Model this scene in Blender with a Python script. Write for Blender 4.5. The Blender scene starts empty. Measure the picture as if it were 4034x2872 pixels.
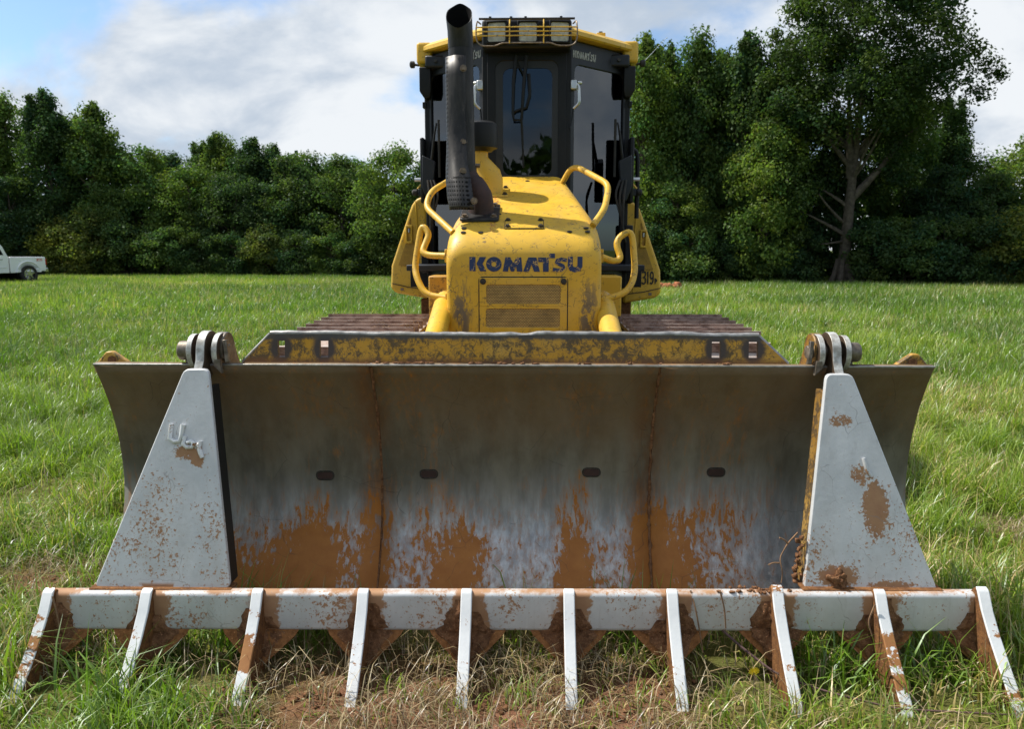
import bpy, bmesh, math, random
import numpy as np
from mathutils import Vector, Matrix, noise as mnoise

random.seed(7); RNG = np.random.default_rng(7)
R = math.radians
S = bpy.context.scene
C = S.collection

# ---------------------------------------------------------------- camera, sky, sun, exposure
cam_d = bpy.data.cameras.new('camera'); cam = bpy.data.objects.new('camera', cam_d); C.objects.link(cam)
cam_d.sensor_width = 36; cam_d.lens = 27.02; cam_d.clip_start = 0.05; cam_d.clip_end = 2000
cam.location = (0.03, 0, 1.53); cam.rotation_euler = (R(90 - 8.54), 0, R(1.3))
S.camera = cam
cam_d.dof.use_dof = True; cam_d.dof.focus_distance = 3.3; cam_d.dof.aperture_fstop = 6.0

SUN_TO = Vector((-0.56, 0.20, 0.80)).normalized()          # direction towards the sun
SUN_EL = math.asin(SUN_TO.z); SUN_AZ = math.atan2(SUN_TO.x, SUN_TO.y)
world = bpy.data.worlds.new('World'); S.world = world; world.use_nodes = True
wn = world.node_tree; wn.nodes.clear()

class NT:
    """small helper round a node tree"""
    def __init__(s, tree): s.t = tree
    def n(s, typ, ins=None, **props):
        nd = s.t.nodes.new(typ)
        for k, v in props.items(): setattr(nd, k, v)
        for k, v in (ins or {}).items(): s.put(nd.inputs[k], v)
        return nd
    def put(s, sock, v):
        if isinstance(v, bpy.types.NodeSocket): s.t.links.new(v, sock)
        elif isinstance(v, (tuple, list)) and sock.type == 'RGBA' and len(v) == 3: sock.default_value = (*v, 1)
        else: sock.default_value = v
    def m(s, op, a, b=0.0, clamp=False):
        nd = s.n('ShaderNodeMath', operation=op, use_clamp=clamp); s.put(nd.inputs[0], a); s.put(nd.inputs[1], b); return nd.outputs[0]
    def mix(s, f, a, b, blend='MIX'):
        nd = s.n('ShaderNodeMix', data_type='RGBA', blend_type=blend)
        s.put(nd.inputs[0], f); s.put(nd.inputs[6], a); s.put(nd.inputs[7], b); return nd.outputs[2]
    def noise(s, vec, scale, detail=4, rough=0.55, dist=0.0):
        nd = s.n('ShaderNodeTexNoise', {'Scale': scale, 'Detail': detail, 'Roughness': rough, 'Distortion': dist})
        s.put(nd.inputs['Vector'], vec); return nd.outputs['Fac']
    def step(s, v, lo, hi):
        nd = s.n('ShaderNodeMapRange', interpolation_type='SMOOTHSTEP'); s.put(nd.inputs[0], v)
        s.put(nd.inputs[1], lo); s.put(nd.inputs[2], hi); return nd.outputs[0]
    def map(s, vec, scale=(1, 1, 1), loc=(0, 0, 0), rot=(0, 0, 0)):
        nd = s.n('ShaderNodeMapping'); s.put(nd.inputs[0], vec); nd.inputs[1].default_value = loc
        nd.inputs[2].default_value = rot; nd.inputs[3].default_value = scale; return nd.outputs[0]
    def vor(s, vec, scale, feat='DISTANCE_TO_EDGE', out='Distance', rnd=1.0):
        nd = s.n('ShaderNodeTexVoronoi', {'Scale': scale, 'Randomness': rnd}, feature=feat); s.put(nd.inputs['Vector'], vec)
        return nd.outputs[out]

w = NT(wn)
sky = w.n('ShaderNodeTexSky', sky_type='NISHITA', sun_disc=False, sun_elevation=SUN_EL, sun_rotation=SUN_AZ,
          altitude=200, air_density=1.0, dust_density=1.2, ozone_density=1.5)
gen = w.n('ShaderNodeTexCoord').outputs['Generated']
sx = w.n('ShaderNodeSeparateXYZ', {0: gen})
zc = w.m('ADD', w.m('MAXIMUM', sx.outputs[2], 0.0), 0.50)
cp = w.n('ShaderNodeCombineXYZ', {0: w.m('DIVIDE', sx.outputs[0], zc), 1: w.m('DIVIDE', sx.outputs[1], zc)}).outputs[0]
cmask_n = w.noise(w.map(cp, (1, 1, 1), (7.4, 6.1, 0)), 1.75, 9, 0.54, 0.25)
cmask = w.step(cmask_n, 0.415, 0.525)
cshade = w.step(w.noise(w.map(cp, (1, 1.25, 1), (9.3, 4.1, 2.0)), 2.9, 7, 0.55, 0.3), 0.38, 0.60)
ccol = w.mix(cshade, (2.75, 3.2, 3.8), (4.65, 4.85, 5.05))
skyc = w.mix(cmask, w.mix(1.0, sky.outputs[0], (0.68, 0.80, 0.90), 'MULTIPLY'), ccol)
bg = w.n('ShaderNodeBackground', {'Color': skyc, 'Strength': 0.105})
wo = w.n('ShaderNodeOutputWorld', {'Surface': bg.outputs[0]})

sun_d = bpy.data.lights.new('sun', 'SUN'); sun_d.energy = 3.7; sun_d.angle = R(0.9); sun_d.color = (1, 0.955, 0.87)
sun = bpy.data.objects.new('sun', sun_d); C.objects.link(sun); sun.location = (-20, 10, 30)
sun.rotation_euler = SUN_TO.to_track_quat('Z', 'Y').to_euler()

vs = S.view_settings; vs.view_transform = 'Standard'; vs.look = 'None'; vs.gamma = 1; vs.use_curve_mapping = False
vs.exposure = 0.85
S.render.engine = 'CYCLES'
S.cycles.use_denoising = True
S.cycles.max_bounces = 8; S.cycles.transparent_max_bounces = 16
S.cycles.sample_clamp_indirect = 6.0

# ---------------------------------------------------------------- materials
MATS = {}
def new_mat(name):
    m = bpy.data.materials.new(name); m.use_nodes = True; m.node_tree.nodes.clear(); MATS[name] = m
    return m, NT(m.node_tree)
def pos(n): return n.n('ShaderNodeNewGeometry').outputs['Position']
def finish(n, bsdf): n.n('ShaderNodeOutputMaterial', {'Surface': bsdf})
def pbsdf(n, col, rough=0.5, metal=0.0, bump=None, bs=0.3, bd=0.01, spec=0.5, coat=0.0):
    b = n.n('ShaderNodeBsdfPrincipled'); n.put(b.inputs['Base Color'], col); n.put(b.inputs['Roughness'], rough)
    n.put(b.inputs['Metallic'], metal); n.put(b.inputs['Specular IOR Level'], spec); n.put(b.inputs['Coat Weight'], coat)
    if bump is not None:
        bp = n.n('ShaderNodeBump', {'Strength': bs, 'Distance': bd}); n.put(bp.inputs['Height'], bump)
        n.put(b.inputs['Normal'], bp.outputs[0])
    return b.outputs[0]

def simple(name, col, rough=0.5, metal=0.0, var=0.25, scale=14.0, bs=0.08, spec=0.5, dust=0.0):
    m, n = new_mat(name); p = pos(n)
    nz = n.noise(p, scale, 5, 0.6)
    c = n.mix(n.step(nz, 0.3, 0.75), tuple(x * (1 - var) for x in col), tuple(min(1, x * (1 + var)) for x in col))
    if dust > 0:
        d = n.m('MULTIPLY', n.step(n.noise(p, 5, 6, 0.65), 0.42, 0.72), dust)
        c = n.mix(d, c, (0.24, 0.17, 0.10))
    r = n.m('ADD', n.m('MULTIPLY', nz, 0.2), rough - 0.1)
    finish(n, pbsdf(n, c, r, metal, n.noise(p, scale * 6, 3), bs, 0.003, spec)); return m

def scratches(n, p, scale, width, seedloc, cover):
    q = n.map(p, (1, 1, 1), seedloc)
    wob = n.n('ShaderNodeTexNoise', {'Scale': scale * 0.8, 'Detail': 3}); n.put(wob.inputs['Vector'], q)
    q2 = n.n('ShaderNodeMixRGB', {'Fac': 0.12}); n.put(q2.inputs[1], q); n.put(q2.inputs[2], wob.outputs['Color'])
    e = n.vor(q2.outputs[0], scale)
    line = n.m('SUBTRACT', 1.0, n.step(e, width * 0.3, width))
    return n.m('MULTIPLY', line, n.step(n.noise(q, scale * 0.9, 4, 0.6), cover, cover + 0.08))

def yellow(name, grime=0.3, side=0.0, base=(0.66, 0.385, 0.018), low=False, streaks=False):
    m, n = new_mat(name); p = pos(n); sp = n.n('ShaderNodeSeparateXYZ', {0: p})
    v = n.noise(p, 3.0, 4)
    c = n.mix(n.step(v, 0.3, 0.7), tuple(x * 0.90 for x in base), (base[0] * 1.06, base[1] * 1.08, base[2] * 1.7))
    # dull brownish film, finer grime and short scratches
    film = n.m('MULTIPLY', n.step(n.noise(p, 9, 6, 0.68), 0.45, 0.75), 0.30 + grime * 0.4)
    c = n.mix(film, c, (0.50, 0.30, 0.055) if grime < .3 else (0.40, 0.22, 0.035))
    c = n.mix(n.m('MULTIPLY', n.step(n.noise(p, 2.2, 7, .66), .45, .7), .35), c, (0.60, 0.41, 0.13))
    gs = 16 if grime < .5 else 30
    g = n.step(n.m('ADD', n.m('MULTIPLY', n.noise(n.map(p, (1.0, 1, 0.9)), gs, 9, 0.78, 0.5), 0.75), n.m('MULTIPLY', n.noise(p, 5, 4), 0.25)), 0.655 - grime * 0.20, 0.70 - grime * 0.17)
    if side > 0:   # rubbed-through bands near the two corners of the nose
        ax = n.m('ABSOLUTE', n.m('SUBTRACT', sp.outputs[0], 0.005))
        band = n.m('MULTIPLY', n.step(ax, 0.24, 0.31), n.m('SUBTRACT', 1.0, n.step(ax, 0.345, 0.40)))
        zz = n.m('SUBTRACT', 1.0, n.step(sp.outputs[2], 1.22, 1.47))
        band = n.m('MULTIPLY', band, n.m('ADD', n.m('MULTIPLY', zz, 0.8), 0.15))
        g2 = n.step(n.m('ADD', n.noise(n.map(p, (2.0, 2.0, 0.8)), 11, 9, 0.74, 0.8), n.m('MULTIPLY', band, 0.21)), 0.60, 0.69)
        c = n.mix(n.m('MULTIPLY', n.m('MULTIPLY', g2, band), 0.95 * side), c, (0.10, 0.085, 0.07))
    c = n.mix(n.m('MULTIPLY', g, 0.85), c, (0.085, 0.065, 0.045) if grime < .5 else (0.040, 0.030, 0.022))
    s1 = scratches(n, p, 13, 0.030, (3, 1, 7), 0.54 - grime * 0.08)
    s2 = scratches(n, n.map(p, (1, 1, 1), rot=(0.4, 0.7, 0.3)), 29, 0.045, (1, 5, 2), 0.56 - grime * 0.12)
    c = n.mix(n.m('MULTIPLY', n.m('MAXIMUM', s1, s2), 0.75), c, (0.10, 0.07, 0.04))
    if streaks:   # rust that ran off the exhaust foot
        for x0, wd, lean in ((-0.166, 0.020, 0.0), (-0.335, 0.010, 0.55)):
            dx = n.m('ABSOLUTE', n.m('SUBTRACT', n.m('SUBTRACT', sp.outputs[0], x0), n.m('MULTIPLY', n.m('SUBTRACT', sp.outputs[2], 1.69), lean)))
            mk = n.m('MULTIPLY', n.m('SUBTRACT', 1.0, n.step(dx, wd * 0.6, wd)), n.step(sp.outputs[2], 1.595, 1.64))
            mk = n.m('MULTIPLY', mk, n.step(n.noise(n.map(p, (3, 1, 0.5)), 30, 4, 0.7), 0.42, 0.6))
            c = n.mix(n.m('MULTIPLY', mk, 0.8), c, (0.33, 0.05, 0.03))
    if low:       # burnt dark rings and rubbed upper edge of the guard plate
        for x0 in (-0.966, -0.794, 0.771, 0.918):
            dx = n.m('DIVIDE', n.m('SUBTRACT', sp.outputs[0], x0), 0.052); dz = n.m('DIVIDE', n.m('SUBTRACT', sp.outputs[2], 1.135), 0.062)
            rr = n.m('SQRT', n.m('ADD', n.m('MULTIPLY', dx, dx), n.m('MULTIPLY', dz, dz)))
            rr = n.m('ADD', rr, n.m('MULTIPLY', n.noise(p, 22, 4), 0.35))
            c = n.mix(n.m('SUBTRACT', 1.0, n.step(rr, 0.85, 1.3)), c, (0.06, 0.04, 0.035))
        te = n.m('ADD', sp.outputs[2], n.m('MULTIPLY', n.noise(p, 17, 6, 0.7), 0.035))
        c = n.mix(n.m('MULTIPLY', n.step(te, 1.183, 1.199), 0.93), c, (0.055, 0.05, 0.05))
        be = n.m('SUBTRACT', n.m('ADD', sp.outputs[2], 0.0), n.m('MULTIPLY', n.noise(p, 9, 6, 0.7), 0.05))
        c = n.mix(n.m('MULTIPLY', n.m('SUBTRACT', 1.0, n.step(be, 1.055, 1.085)), 0.75), c, (0.20, 0.075, 0.022))
    r = n.m('ADD', 0.34, n.m('MULTIPLY', n.noise(p, 12, 5), 0.28))
    finish(n, pbsdf(n, c, r, 0.0, n.noise(p, 40, 4), 0.10, 0.004)); return m

yellow('hood_yellow', 0.30, 1.0, streaks=True); yellow('panel_yellow', 0.08); yellow('rail_yellow', 0.46); yellow('web_yellow', 0.9, base=(0.22, 0.11, 0.012))
yellow('guard_yellow', 0.92, base=(0.56, 0.275, 0.012), low=True); yellow('lug_yellow', 0.75, base=(0.5, 0.26, 0.02))
simple('cab_grey', (0.013, 0.015, 0.020), 0.45, 0.0, 0.2, 8, 0.05, spec=0.35, dust=0.02)
simple('black_plastic', (0.005, 0.0055, 0.0065), 0.5, 0.0, 0.3, spec=0.3, dust=0.02)
simple('black_rubber', (0.016, 0.016, 0.016), 0.75, 0.0, 0.3, dust=0.1)
simple('interior', (0.02, 0.021, 0.023), 0.8)
simple('soot', (0.004, 0.004, 0.004), 0.95, spec=0.1)
simple('silver_metal', (0.55, 0.56, 0.56), 0.35, 0.7, 0.15)
simple('bolt_dark', (0.05, 0.045, 0.04), 0.5, 0.5, 0.4, 60)
simple('bolt_worn', (0.20, 0.15, 0.11), 0.5, 0.5, 0.4, 60)
simple('rust_pipe', (0.045, 0.021, 0.017), 0.7, 0.1, 0.35, 18, 0.2)
simple('pin_steel', (0.17, 0.145, 0.12), 0.5, 0.55, 0.5, 30, 0.2, dust=0.5)
simple('edge_steel', (0.33, 0.32, 0.31), 0.42, 0.55, 0.35, 25, 0.2, dust=0.35)
simple('bark', (0.085, 0.066, 0.052), 0.9, 0.0, 0.5, 5, 0.5, spec=0.2)
simple('pale_limb', (0.085, 0.070, 0.056), 0.9, 0.0, 0.4, 6, 0.5, spec=0.2)
simple('white_paint', (0.78, 0.80, 0.80), 0.25, 0.0, 0.03, 2, 0.0)
simple('chrome', (0.6, 0.6, 0.62), 0.22, 0.9, 0.1)
simple('tail_red', (0.35, 0.012, 0.01), 0.25, 0.0, 0.1)
simple('decal_red', (0.5, 0.06, 0.03), 0.5, 0.0, 0.1)
simple('decal_black', (0.012, 0.012, 0.012), 0.5, 0.0, 0.3, 40)
simple('decal_grey', (0.30, 0.30, 0.29), 0.6, 0.0, 0.35, 50)
simple('root_brown', (0.20, 0.115, 0.06), 0.85, 0.0, 0.3, 40)
simple('stem_purple', (0.10, 0.055, 0.05), 0.8, 0.0, 0.3, 40)
simple('flower_yellow', (0.85, 0.60, 0.02), 0.6, 0.0, 0.1)
simple('clay', (0.33, 0.13, 0.065), 0.95, 0.0, 0.4, 9, 0.6, spec=0.1)
simple('lens', (0.42, 0.43, 0.36), 0.15, 0.1, 0.25, 30, 0.4)

def ear():     # bright worn rims, brown untouched sides
    m, n = new_mat('ear_steel'); p = pos(n); nx = n.n('ShaderNodeSeparateXYZ', {0: n.n('ShaderNodeNewGeometry').outputs['True Normal']}).outputs[0]
    rim = n.mix(n.step(n.noise(p, 35, 7, 0.7), 0.35, 0.65), (0.30, 0.28, 0.25), (0.56, 0.56, 0.54))
    side = n.mix(n.noise(p, 20, 6), (0.045, 0.032, 0.024), (0.12, 0.08, 0.05))
    c = n.mix(n.step(n.m('ABSOLUTE', nx), 0.75, 0.9), rim, side)
    finish(n, pbsdf(n, c, 0.5, 0.25, n.noise(p, 60, 4), 0.2, 0.004)); return m
ear()
def shaft():   # blackened exhaust stack with scuffs
    m, n = new_mat('stack_steel'); p = pos(n)
    c = n.mix(n.step(n.noise(n.map(p, (2, 2, 0.5)), 9, 7, 0.7), 0.35, 0.7), (0.008, 0.0075, 0.0075), (0.034, 0.030, 0.028))
    c = n.mix(n.m('MULTIPLY', scratches(n, n.map(p, (1, 1, .5)), 22, 0.02, (0, 2, 1), 0.56), 0.35), c, (0.12, 0.10, 0.085))
    finish(n, pbsdf(n, c, 0.5, 0.35, n.noise(p, 60, 3), 0.2, 0.003)); return m
shaft()
def perforated():   # exhaust shield: rows of small punched holes
    m, n = new_mat('perforated'); uv = n.n('ShaderNodeUVMap').outputs[0]
    p = pos(n)
    c = n.mix(n.step(n.noise(n.map(p, (2, 2, 0.6)), 11, 7, 0.7), 0.35, 0.7), (0.008, 0.0075, 0.0075), (0.038, 0.033, 0.030))
    c = n.mix(n.m('MULTIPLY', scratches(n, n.map(p, (1, 1, .5)), 24, 0.02, (4, 2, 1), 0.54), 0.4), c, (0.15, 0.12, 0.10))
    e = n.vor(n.map(uv, (1, 1, 1)), 1.0, 'F1', 'Distance', 0.0)
    hole = n.m('SUBTRACT', 1.0, n.step(e, 0.24, 0.30))
    hole = n.m('MULTIPLY', hole, n.m('GREATER_THAN', n.n('ShaderNodeSeparateXYZ', {0: uv}).outputs[0], 0.0))
    c = n.mix(hole, c, (0.001, 0.001, 0.001))
    finish(n, pbsdf(n, c, n.m('ADD', 0.48, n.m('MULTIPLY', hole, 0.5)), 0.3, n.m('SUBTRACT', 1.0, hole), 0.5, 0.004)); return m
perforated()
def mesh_screen(name, sc, metal_col, hole_col, thr):
    m, n = new_mat(name); p = pos(n); sp = n.n('ShaderNodeSeparateXYZ', {0: p})
    # staggered rows of holes in the x-z plane
    row = n.m('MULTIPLY', sp.outputs[2], sc * 1.155); odd = n.m('MULTIPLY', n.m('MODULO', n.m('FLOOR', row), 2.0), 0.5)
    fx = n.m('SUBTRACT', n.m('FRACT', n.m('ADD', n.m('ADD', n.m('MULTIPLY', sp.outputs[0], sc), odd), 100.0)), 0.5)
    fz = n.m('SUBTRACT', n.m('FRACT', row), 0.5)
    d = n.m('SQRT', n.m('ADD', n.m('MULTIPLY', fx, fx), n.m('MULTIPLY', fz, fz)))
    hole = n.m('SUBTRACT', 1.0, n.step(d, thr - 0.06, thr + 0.06))
    dirt = n.step(n.noise(p, 14, 6, 0.7), 0.4, 0.7)
    c = n.mix(hole, n.mix(dirt, metal_col, tuple(x * 0.55 for x in metal_col)), hole_col)
    finish(n, pbsdf(n, c, 0.6, 0.0, n.m('SUBTRACT', 1.0, hole), 0.6, 0.004)); return m
mesh_screen('grille_screen', 120, (0.60, 0.39, 0.11), (0.03, 0.02, 0.012), 0.36)
mesh_screen('fender_screen', 130, (0.50, 0.29, 0.035), (0.28, 0.15, 0.02), 0.30)

def decal(name, col, under, thr=0.60):
    m, n = new_mat(name); p = pos(n)
    chip = n.step(n.noise(n.map(p, (1, 1, 1), rot=(0, 0.5, 0)), 34, 8, 0.72, 0.7), thr, thr + 0.03)
    sc = scratches(n, n.map(p, (1, 1, 1), rot=(0, 0.6, 0)), 26, 0.05, (5, 5, 5), 0.50)
    edge = n.step(n.noise(p, 6, 3), 0.45, 0.62)
    c = n.mix(n.m('MAXIMUM', n.m('MULTIPLY', chip, edge), sc), n.mix(n.noise(p, 30, 5), col, tuple(x * 1.9 for x in col)), under)
    finish(n, pbsdf(n, c, 0.45)); return m
decal('letter_blue', (0.010, 0.022, 0.075), (0.62, 0.40, 0.12))

def blade_face():
    m, n = new_mat('blade_steel'); p = pos(n); sp = n.n('ShaderNodeSeparateXYZ', {0: p}); X, Z = sp.outputs[0], sp.outputs[2]
    vstr = n.noise(n.map(p, (1, 1, 0.10)), 26, 5, 0.62)
    big = n.noise(n.map(p, (1, 1, 0.7)), 2.6, 5, 0.6)
    # worn steel with fine vertical rubbing
    steel = n.mix(n.step(vstr, 0.3, 0.72), (0.29, 0.285, 0.275), (0.54, 0.535, 0.52))
    # olive brown film that covers the upper half, thinning downward with an uneven edge
    edge = n.m('ADD', Z, n.m('MULTIPLY', n.m('SUBTRACT', big, 0.5), 0.34))
    film = n.m('ADD', n.m('MULTIPLY', n.step(edge, 0.26, 0.64), 0.96), n.m('MULTIPLY', n.step(n.noise(p, 7, 6, 0.65), 0.45, 0.7), 0.05))
    olive = n.mix(n.step(n.noise(n.map(p, (1, 1, 0.35)), 6, 6, 0.65), 0.35, 0.68), (0.100, 0.090, 0.064), (0.195, 0.178, 0.132))
    brown = n.mix(n.noise(n.map(p, (1, 1, 0.3)), 12, 6, 0.65), (0.115, 0.074, 0.038), (0.215, 0.142, 0.074))
    olive = n.mix(n.m('MULTIPLY', n.step(n.m('ADD', Z, n.m('MULTIPLY', n.noise(n.map(p, (1, 1, .4)), 4, 5), 0.45)), 0.78, 1.18), 0.85), olive, brown)
    c = n.mix(film, steel, olive)
    metal = n.m('MULTIPLY', n.m('SUBTRACT', 1.0, film), 0.75)
    # clay smears in ragged vertical runs, densest low on the left and beside the seams
    cn = n.noise(n.map(p, (1, 1, 0.42), (1.7, 0, 0.3)), 3.6, 3, 0.5)
    cf = n.noise(n.map(p, (1.3, 1, 0.38)), 26, 9, 0.78, 0.5)
    lowz = n.m('SUBTRACT', 1.0, n.step(Z, 0.18, 0.66))
    amt = n.m('MULTIPLY', lowz, 0.135)
    for x0, wd, k in ((-0.92, 0.42, 0.17), (-0.26, 0.15, 0.12), (0.22, 0.12, 0.17), (0.62, 0.14, 0.07), (1.05, 0.2, -0.05)):
        bx_ = n.m('SUBTRACT', 1.0, n.step(n.m('ABSOLUTE', n.m('SUBTRACT', X, x0)), 0.0, wd)); amt = n.m('ADD', amt, n.m('MULTIPLY', n.m('MULTIPLY', bx_, lowz), k))
    seam = None
    for x0 in (-0.601, 0.545):
        s1 = n.m('SUBTRACT', 1.0, n.step(n.m('ABSOLUTE', n.m('SUBTRACT', X, x0 - 0.02)), 0.015, 0.11)); seam = s1 if seam is None else n.m('MAXIMUM', seam, s1)
    c = n.mix(n.m('MULTIPLY', seam, n.m('MULTIPLY', n.step(n.noise(n.map(p, (1, 1, .3)), 12, 6, .7), .3, .6), .6)), c, (0.15, 0.062, 0.02))
    amt = n.m('ADD', amt, n.m('MULTIPLY', seam, n.m('ADD', 0.02, n.m('MULTIPLY', n.m('SUBTRACT', 1.0, n.step(Z, 0.35, 0.75)), 0.10))))
    v = n.m('ADD', n.m('ADD', n.m('MULTIPLY', cn, 0.34), n.m('MULTIPLY', cf, 0.66)), amt)
    rub = n.noise(n.map(p, (1, 1, 0.055)), 60, 4, 0.6); v = n.m('ADD', v, n.m('MULTIPLY', n.m('SUBTRACT', rub, 0.52), 0.30))
    for x0, z0, r0 in ((-.80, .67, .07), (.24, .50, .09), (.26, .58, .05), (-1.62, .42, .06)):
        dd = n.m('SQRT', n.m('ADD', n.m('POWER', n.m('ABSOLUTE', n.m('SUBTRACT', X, x0)), 2.0), n.m('POWER', n.m('ABSOLUTE', n.m('SUBTRACT', Z, z0)), 2.0)))
        v = n.m('ADD', v, n.m('MULTIPLY', n.m('SUBTRACT', 1.0, n.step(dd, 0.0, r0)), 0.13))
    thin = n.m('MULTIPLY', n.step(v, 0.52, 0.67), 0.42)
    clay = n.m('MAXIMUM', n.step(v, 0.645, 0.668), thin)
    ccol = n.mix(n.noise(p, 18, 6, 0.65), (0.27, 0.084, 0.010), (0.46, 0.185, 0.036))
    c = n.mix(clay, c, ccol)
    metal = n.m('MULTIPLY', metal, n.m('SUBTRACT', 1.0, clay))
    sc = n.m('MULTIPLY', scratches(n, p, 5, 0.006, (2, 2, 2), 0.5), 0.4)
    c = n.mix(sc, c, (0.03, 0.028, 0.025))
    rough = n.m('ADD', n.m('ADD', 0.36, n.m('MULTIPLY', vstr, 0.12)), n.m('MULTIPLY', n.m('MAXIMUM', film, clay), 0.30))
    h = n.m('ADD', n.m('MULTIPLY', clay, 0.6), n.m('MULTIPLY', n.noise(p, 45, 5, 0.65), 0.5))
    finish(n, pbsdf(n, c, rough, metal, h, 0.35, 0.005, n.m('SUBTRACT', 0.5, n.m('MULTIPLY', film, 0.38)))); return m
blade_face()

def silver_paint():
    m, n = new_mat('silver_paint'); p = pos(n); sp = n.n('ShaderNodeSeparateXYZ', {0: p})
    base = n.mix(n.step(n.noise(n.map(p, (1, 1, 0.6)), 8, 6, 0.6), 0.3, 0.7), (0.52, 0.53, 0.535), (0.64, 0.645, 0.65))
    base = n.mix(n.m('MULTIPLY', n.step(n.noise(n.map(p, (1, 1, .45)), 5, 8, .7), .45, .75), .35), base, (0.42, 0.38, 0.33))
    base = n.mix(n.m('MULTIPLY', n.step(n.noise(n.map(p, (1, 1, .08)), 70, 4, .6), .55, .75), .25), base, (0.36, 0.33, 0.30))
    spk = n.noise(p, 75, 6, 0.68, 0.3); mid = n.noise(n.map(p, (1, 1, 0.7)), 7, 5, 0.6); big = n.noise(n.map(p, (1, 1, 0.6), (5, 0, 2)), 3.4, 4, 0.55)
    lowz = n.m('SUBTRACT', 1.0, n.step(sp.outputs[2], 0.35, 0.95))
    bar = n.m('SUBTRACT', 1.0, n.step(sp.outputs[2], 0.30, 0.33))
    fine = n.noise(p, 120, 4, 0.7)
    v = n.m('ADD', n.m('ADD', n.m('MULTIPLY', spk, 0.40), n.m('MULTIPLY', fine, 0.22)), n.m('ADD', n.m('MULTIPLY', mid, 0.24), n.m('ADD', n.m('MULTIPLY', big, 0.14), n.m('ADD', n.m('MULTIPLY', lowz, 0.045), n.m('MULTIPLY', bar, -0.012)))))
    for x0, z0, rx, rz_, k in ((1.315, .585, .055, .12, .17), (1.262, .70, .05, .05, .13), (1.205, .89, .07, .035, .12), (1.17, .34, .09, .05, .15), (-1.275, .765, .055, .035, .16), (-1.232, .735, .035, .035, .14), (1.36, .31, .12, .02, .12)):
        ex = n.m('DIVIDE', n.m('SUBTRACT', sp.outputs[0], x0), rx); ez = n.m('DIVIDE', n.m('SUBTRACT', sp.outputs[2], z0), rz_)
        dd = n.m('SQRT', n.m('ADD', n.m('MULTIPLY', ex, ex), n.m('MULTIPLY', ez, ez))); v = n.m('ADD', v, n.m('MULTIPLY', n.m('SUBTRACT', 1.0, n.step(dd, 0.3, 1.15)), k))
    rust = n.step(v, 0.568, 0.598)
    rc = n.mix(n.noise(p, 26, 5), (0.25, 0.095, 0.028), (0.40, 0.21, 0.08))
    st = None
    for x0 in (-1.738, -1.372, -.962, -.573, -.195, .177, .549, .925, 1.292, 1.655):
        q_ = n.m('ABSOLUTE', n.m('SUBTRACT', sp.outputs[0], x0 + .012)); st = q_ if st is None else n.m('MINIMUM', st, q_)
    st = n.m('ADD', st, n.m('MULTIPLY', n.m('SUBTRACT', n.noise(p, 14, 7, 0.68), 0.5), 0.16))
    st = n.m('MULTIPLY', n.m('SUBTRACT', 1.0, n.step(st, 0.052, 0.066)), n.m('SUBTRACT', 1.0, n.step(sp.outputs[2], 0.285, 0.30)))
    zt_ = n.m('SUBTRACT', sp.outputs[2], n.m('MULTIPLY', n.m('ADD', sp.outputs[0], .045), .009))
    ledge = n.m('MULTIPLY', n.step(n.m('ADD', zt_, n.m('MULTIPLY', n.noise(n.map(p, (1, 1, .2)), 9, 7, .7), 0.06)), 0.310, 0.324), n.m('SUBTRACT', 1.0, n.step(zt_, 0.290, 0.292)))
    rust = n.m('MAXIMUM', rust, n.m('MAXIMUM', st, ledge))
    c = n.mix(n.m('MULTIPLY', rust, 0.92), base, rc)
    c = n.mix(n.m('MULTIPLY', scratches(n, p, 7, 0.008, (1, 1, 1), 0.5), 0.5), c, (0.22, 0.2, 0.19))
    finish(n, pbsdf(n, c, n.m('ADD', 0.42, n.m('MULTIPLY', rust, 0.35)), n.m('MULTIPLY', n.m('SUBTRACT', 1.0, rust), 0.15),
                    n.m('ADD', n.m('MULTIPLY', rust, 0.5), n.noise(p, 60, 4)), 0.15, 0.004)); return m
silver_paint()
def tooth_paint(name, rustx):
    m, n = new_mat(name); p = pos(n); sp = n.n('ShaderNodeSeparateXYZ', {0: p})
    v = n.m('ADD', n.m('MULTIPLY', n.noise(p, 70, 6, 0.7), 0.4), n.m('MULTIPLY', n.noise(n.map(p, (0.4, 1, 1)), 13, 4), 0.6))
    mid = n.m('SUBTRACT', 1.0, n.step(n.m('ABSOLUTE', n.m('SUBTRACT', sp.outputs[2], 0.13)), 0.03, 0.11))
    rust = n.step(n.m('ADD', v, n.m('MULTIPLY', mid, 0.02 + rustx)), 0.575, 0.605)
    c = n.mix(rust, n.mix(n.noise(p, 20, 4), (0.60, 0.62, 0.63), (0.72, 0.73, 0.73)), n.mix(n.noise(p, 30, 4), (0.22, 0.075, 0.02), (0.36, 0.18, 0.06)))
    finish(n, pbsdf(n, c, n.m('ADD', 0.42, n.m('MULTIPLY', rust, 0.35)), 0.1, n.noise(p, 70, 4), 0.15, 0.004)); return m
tooth_paint('tooth_paint', 0.0); tooth_paint('tooth_rust', 0.10)

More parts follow.
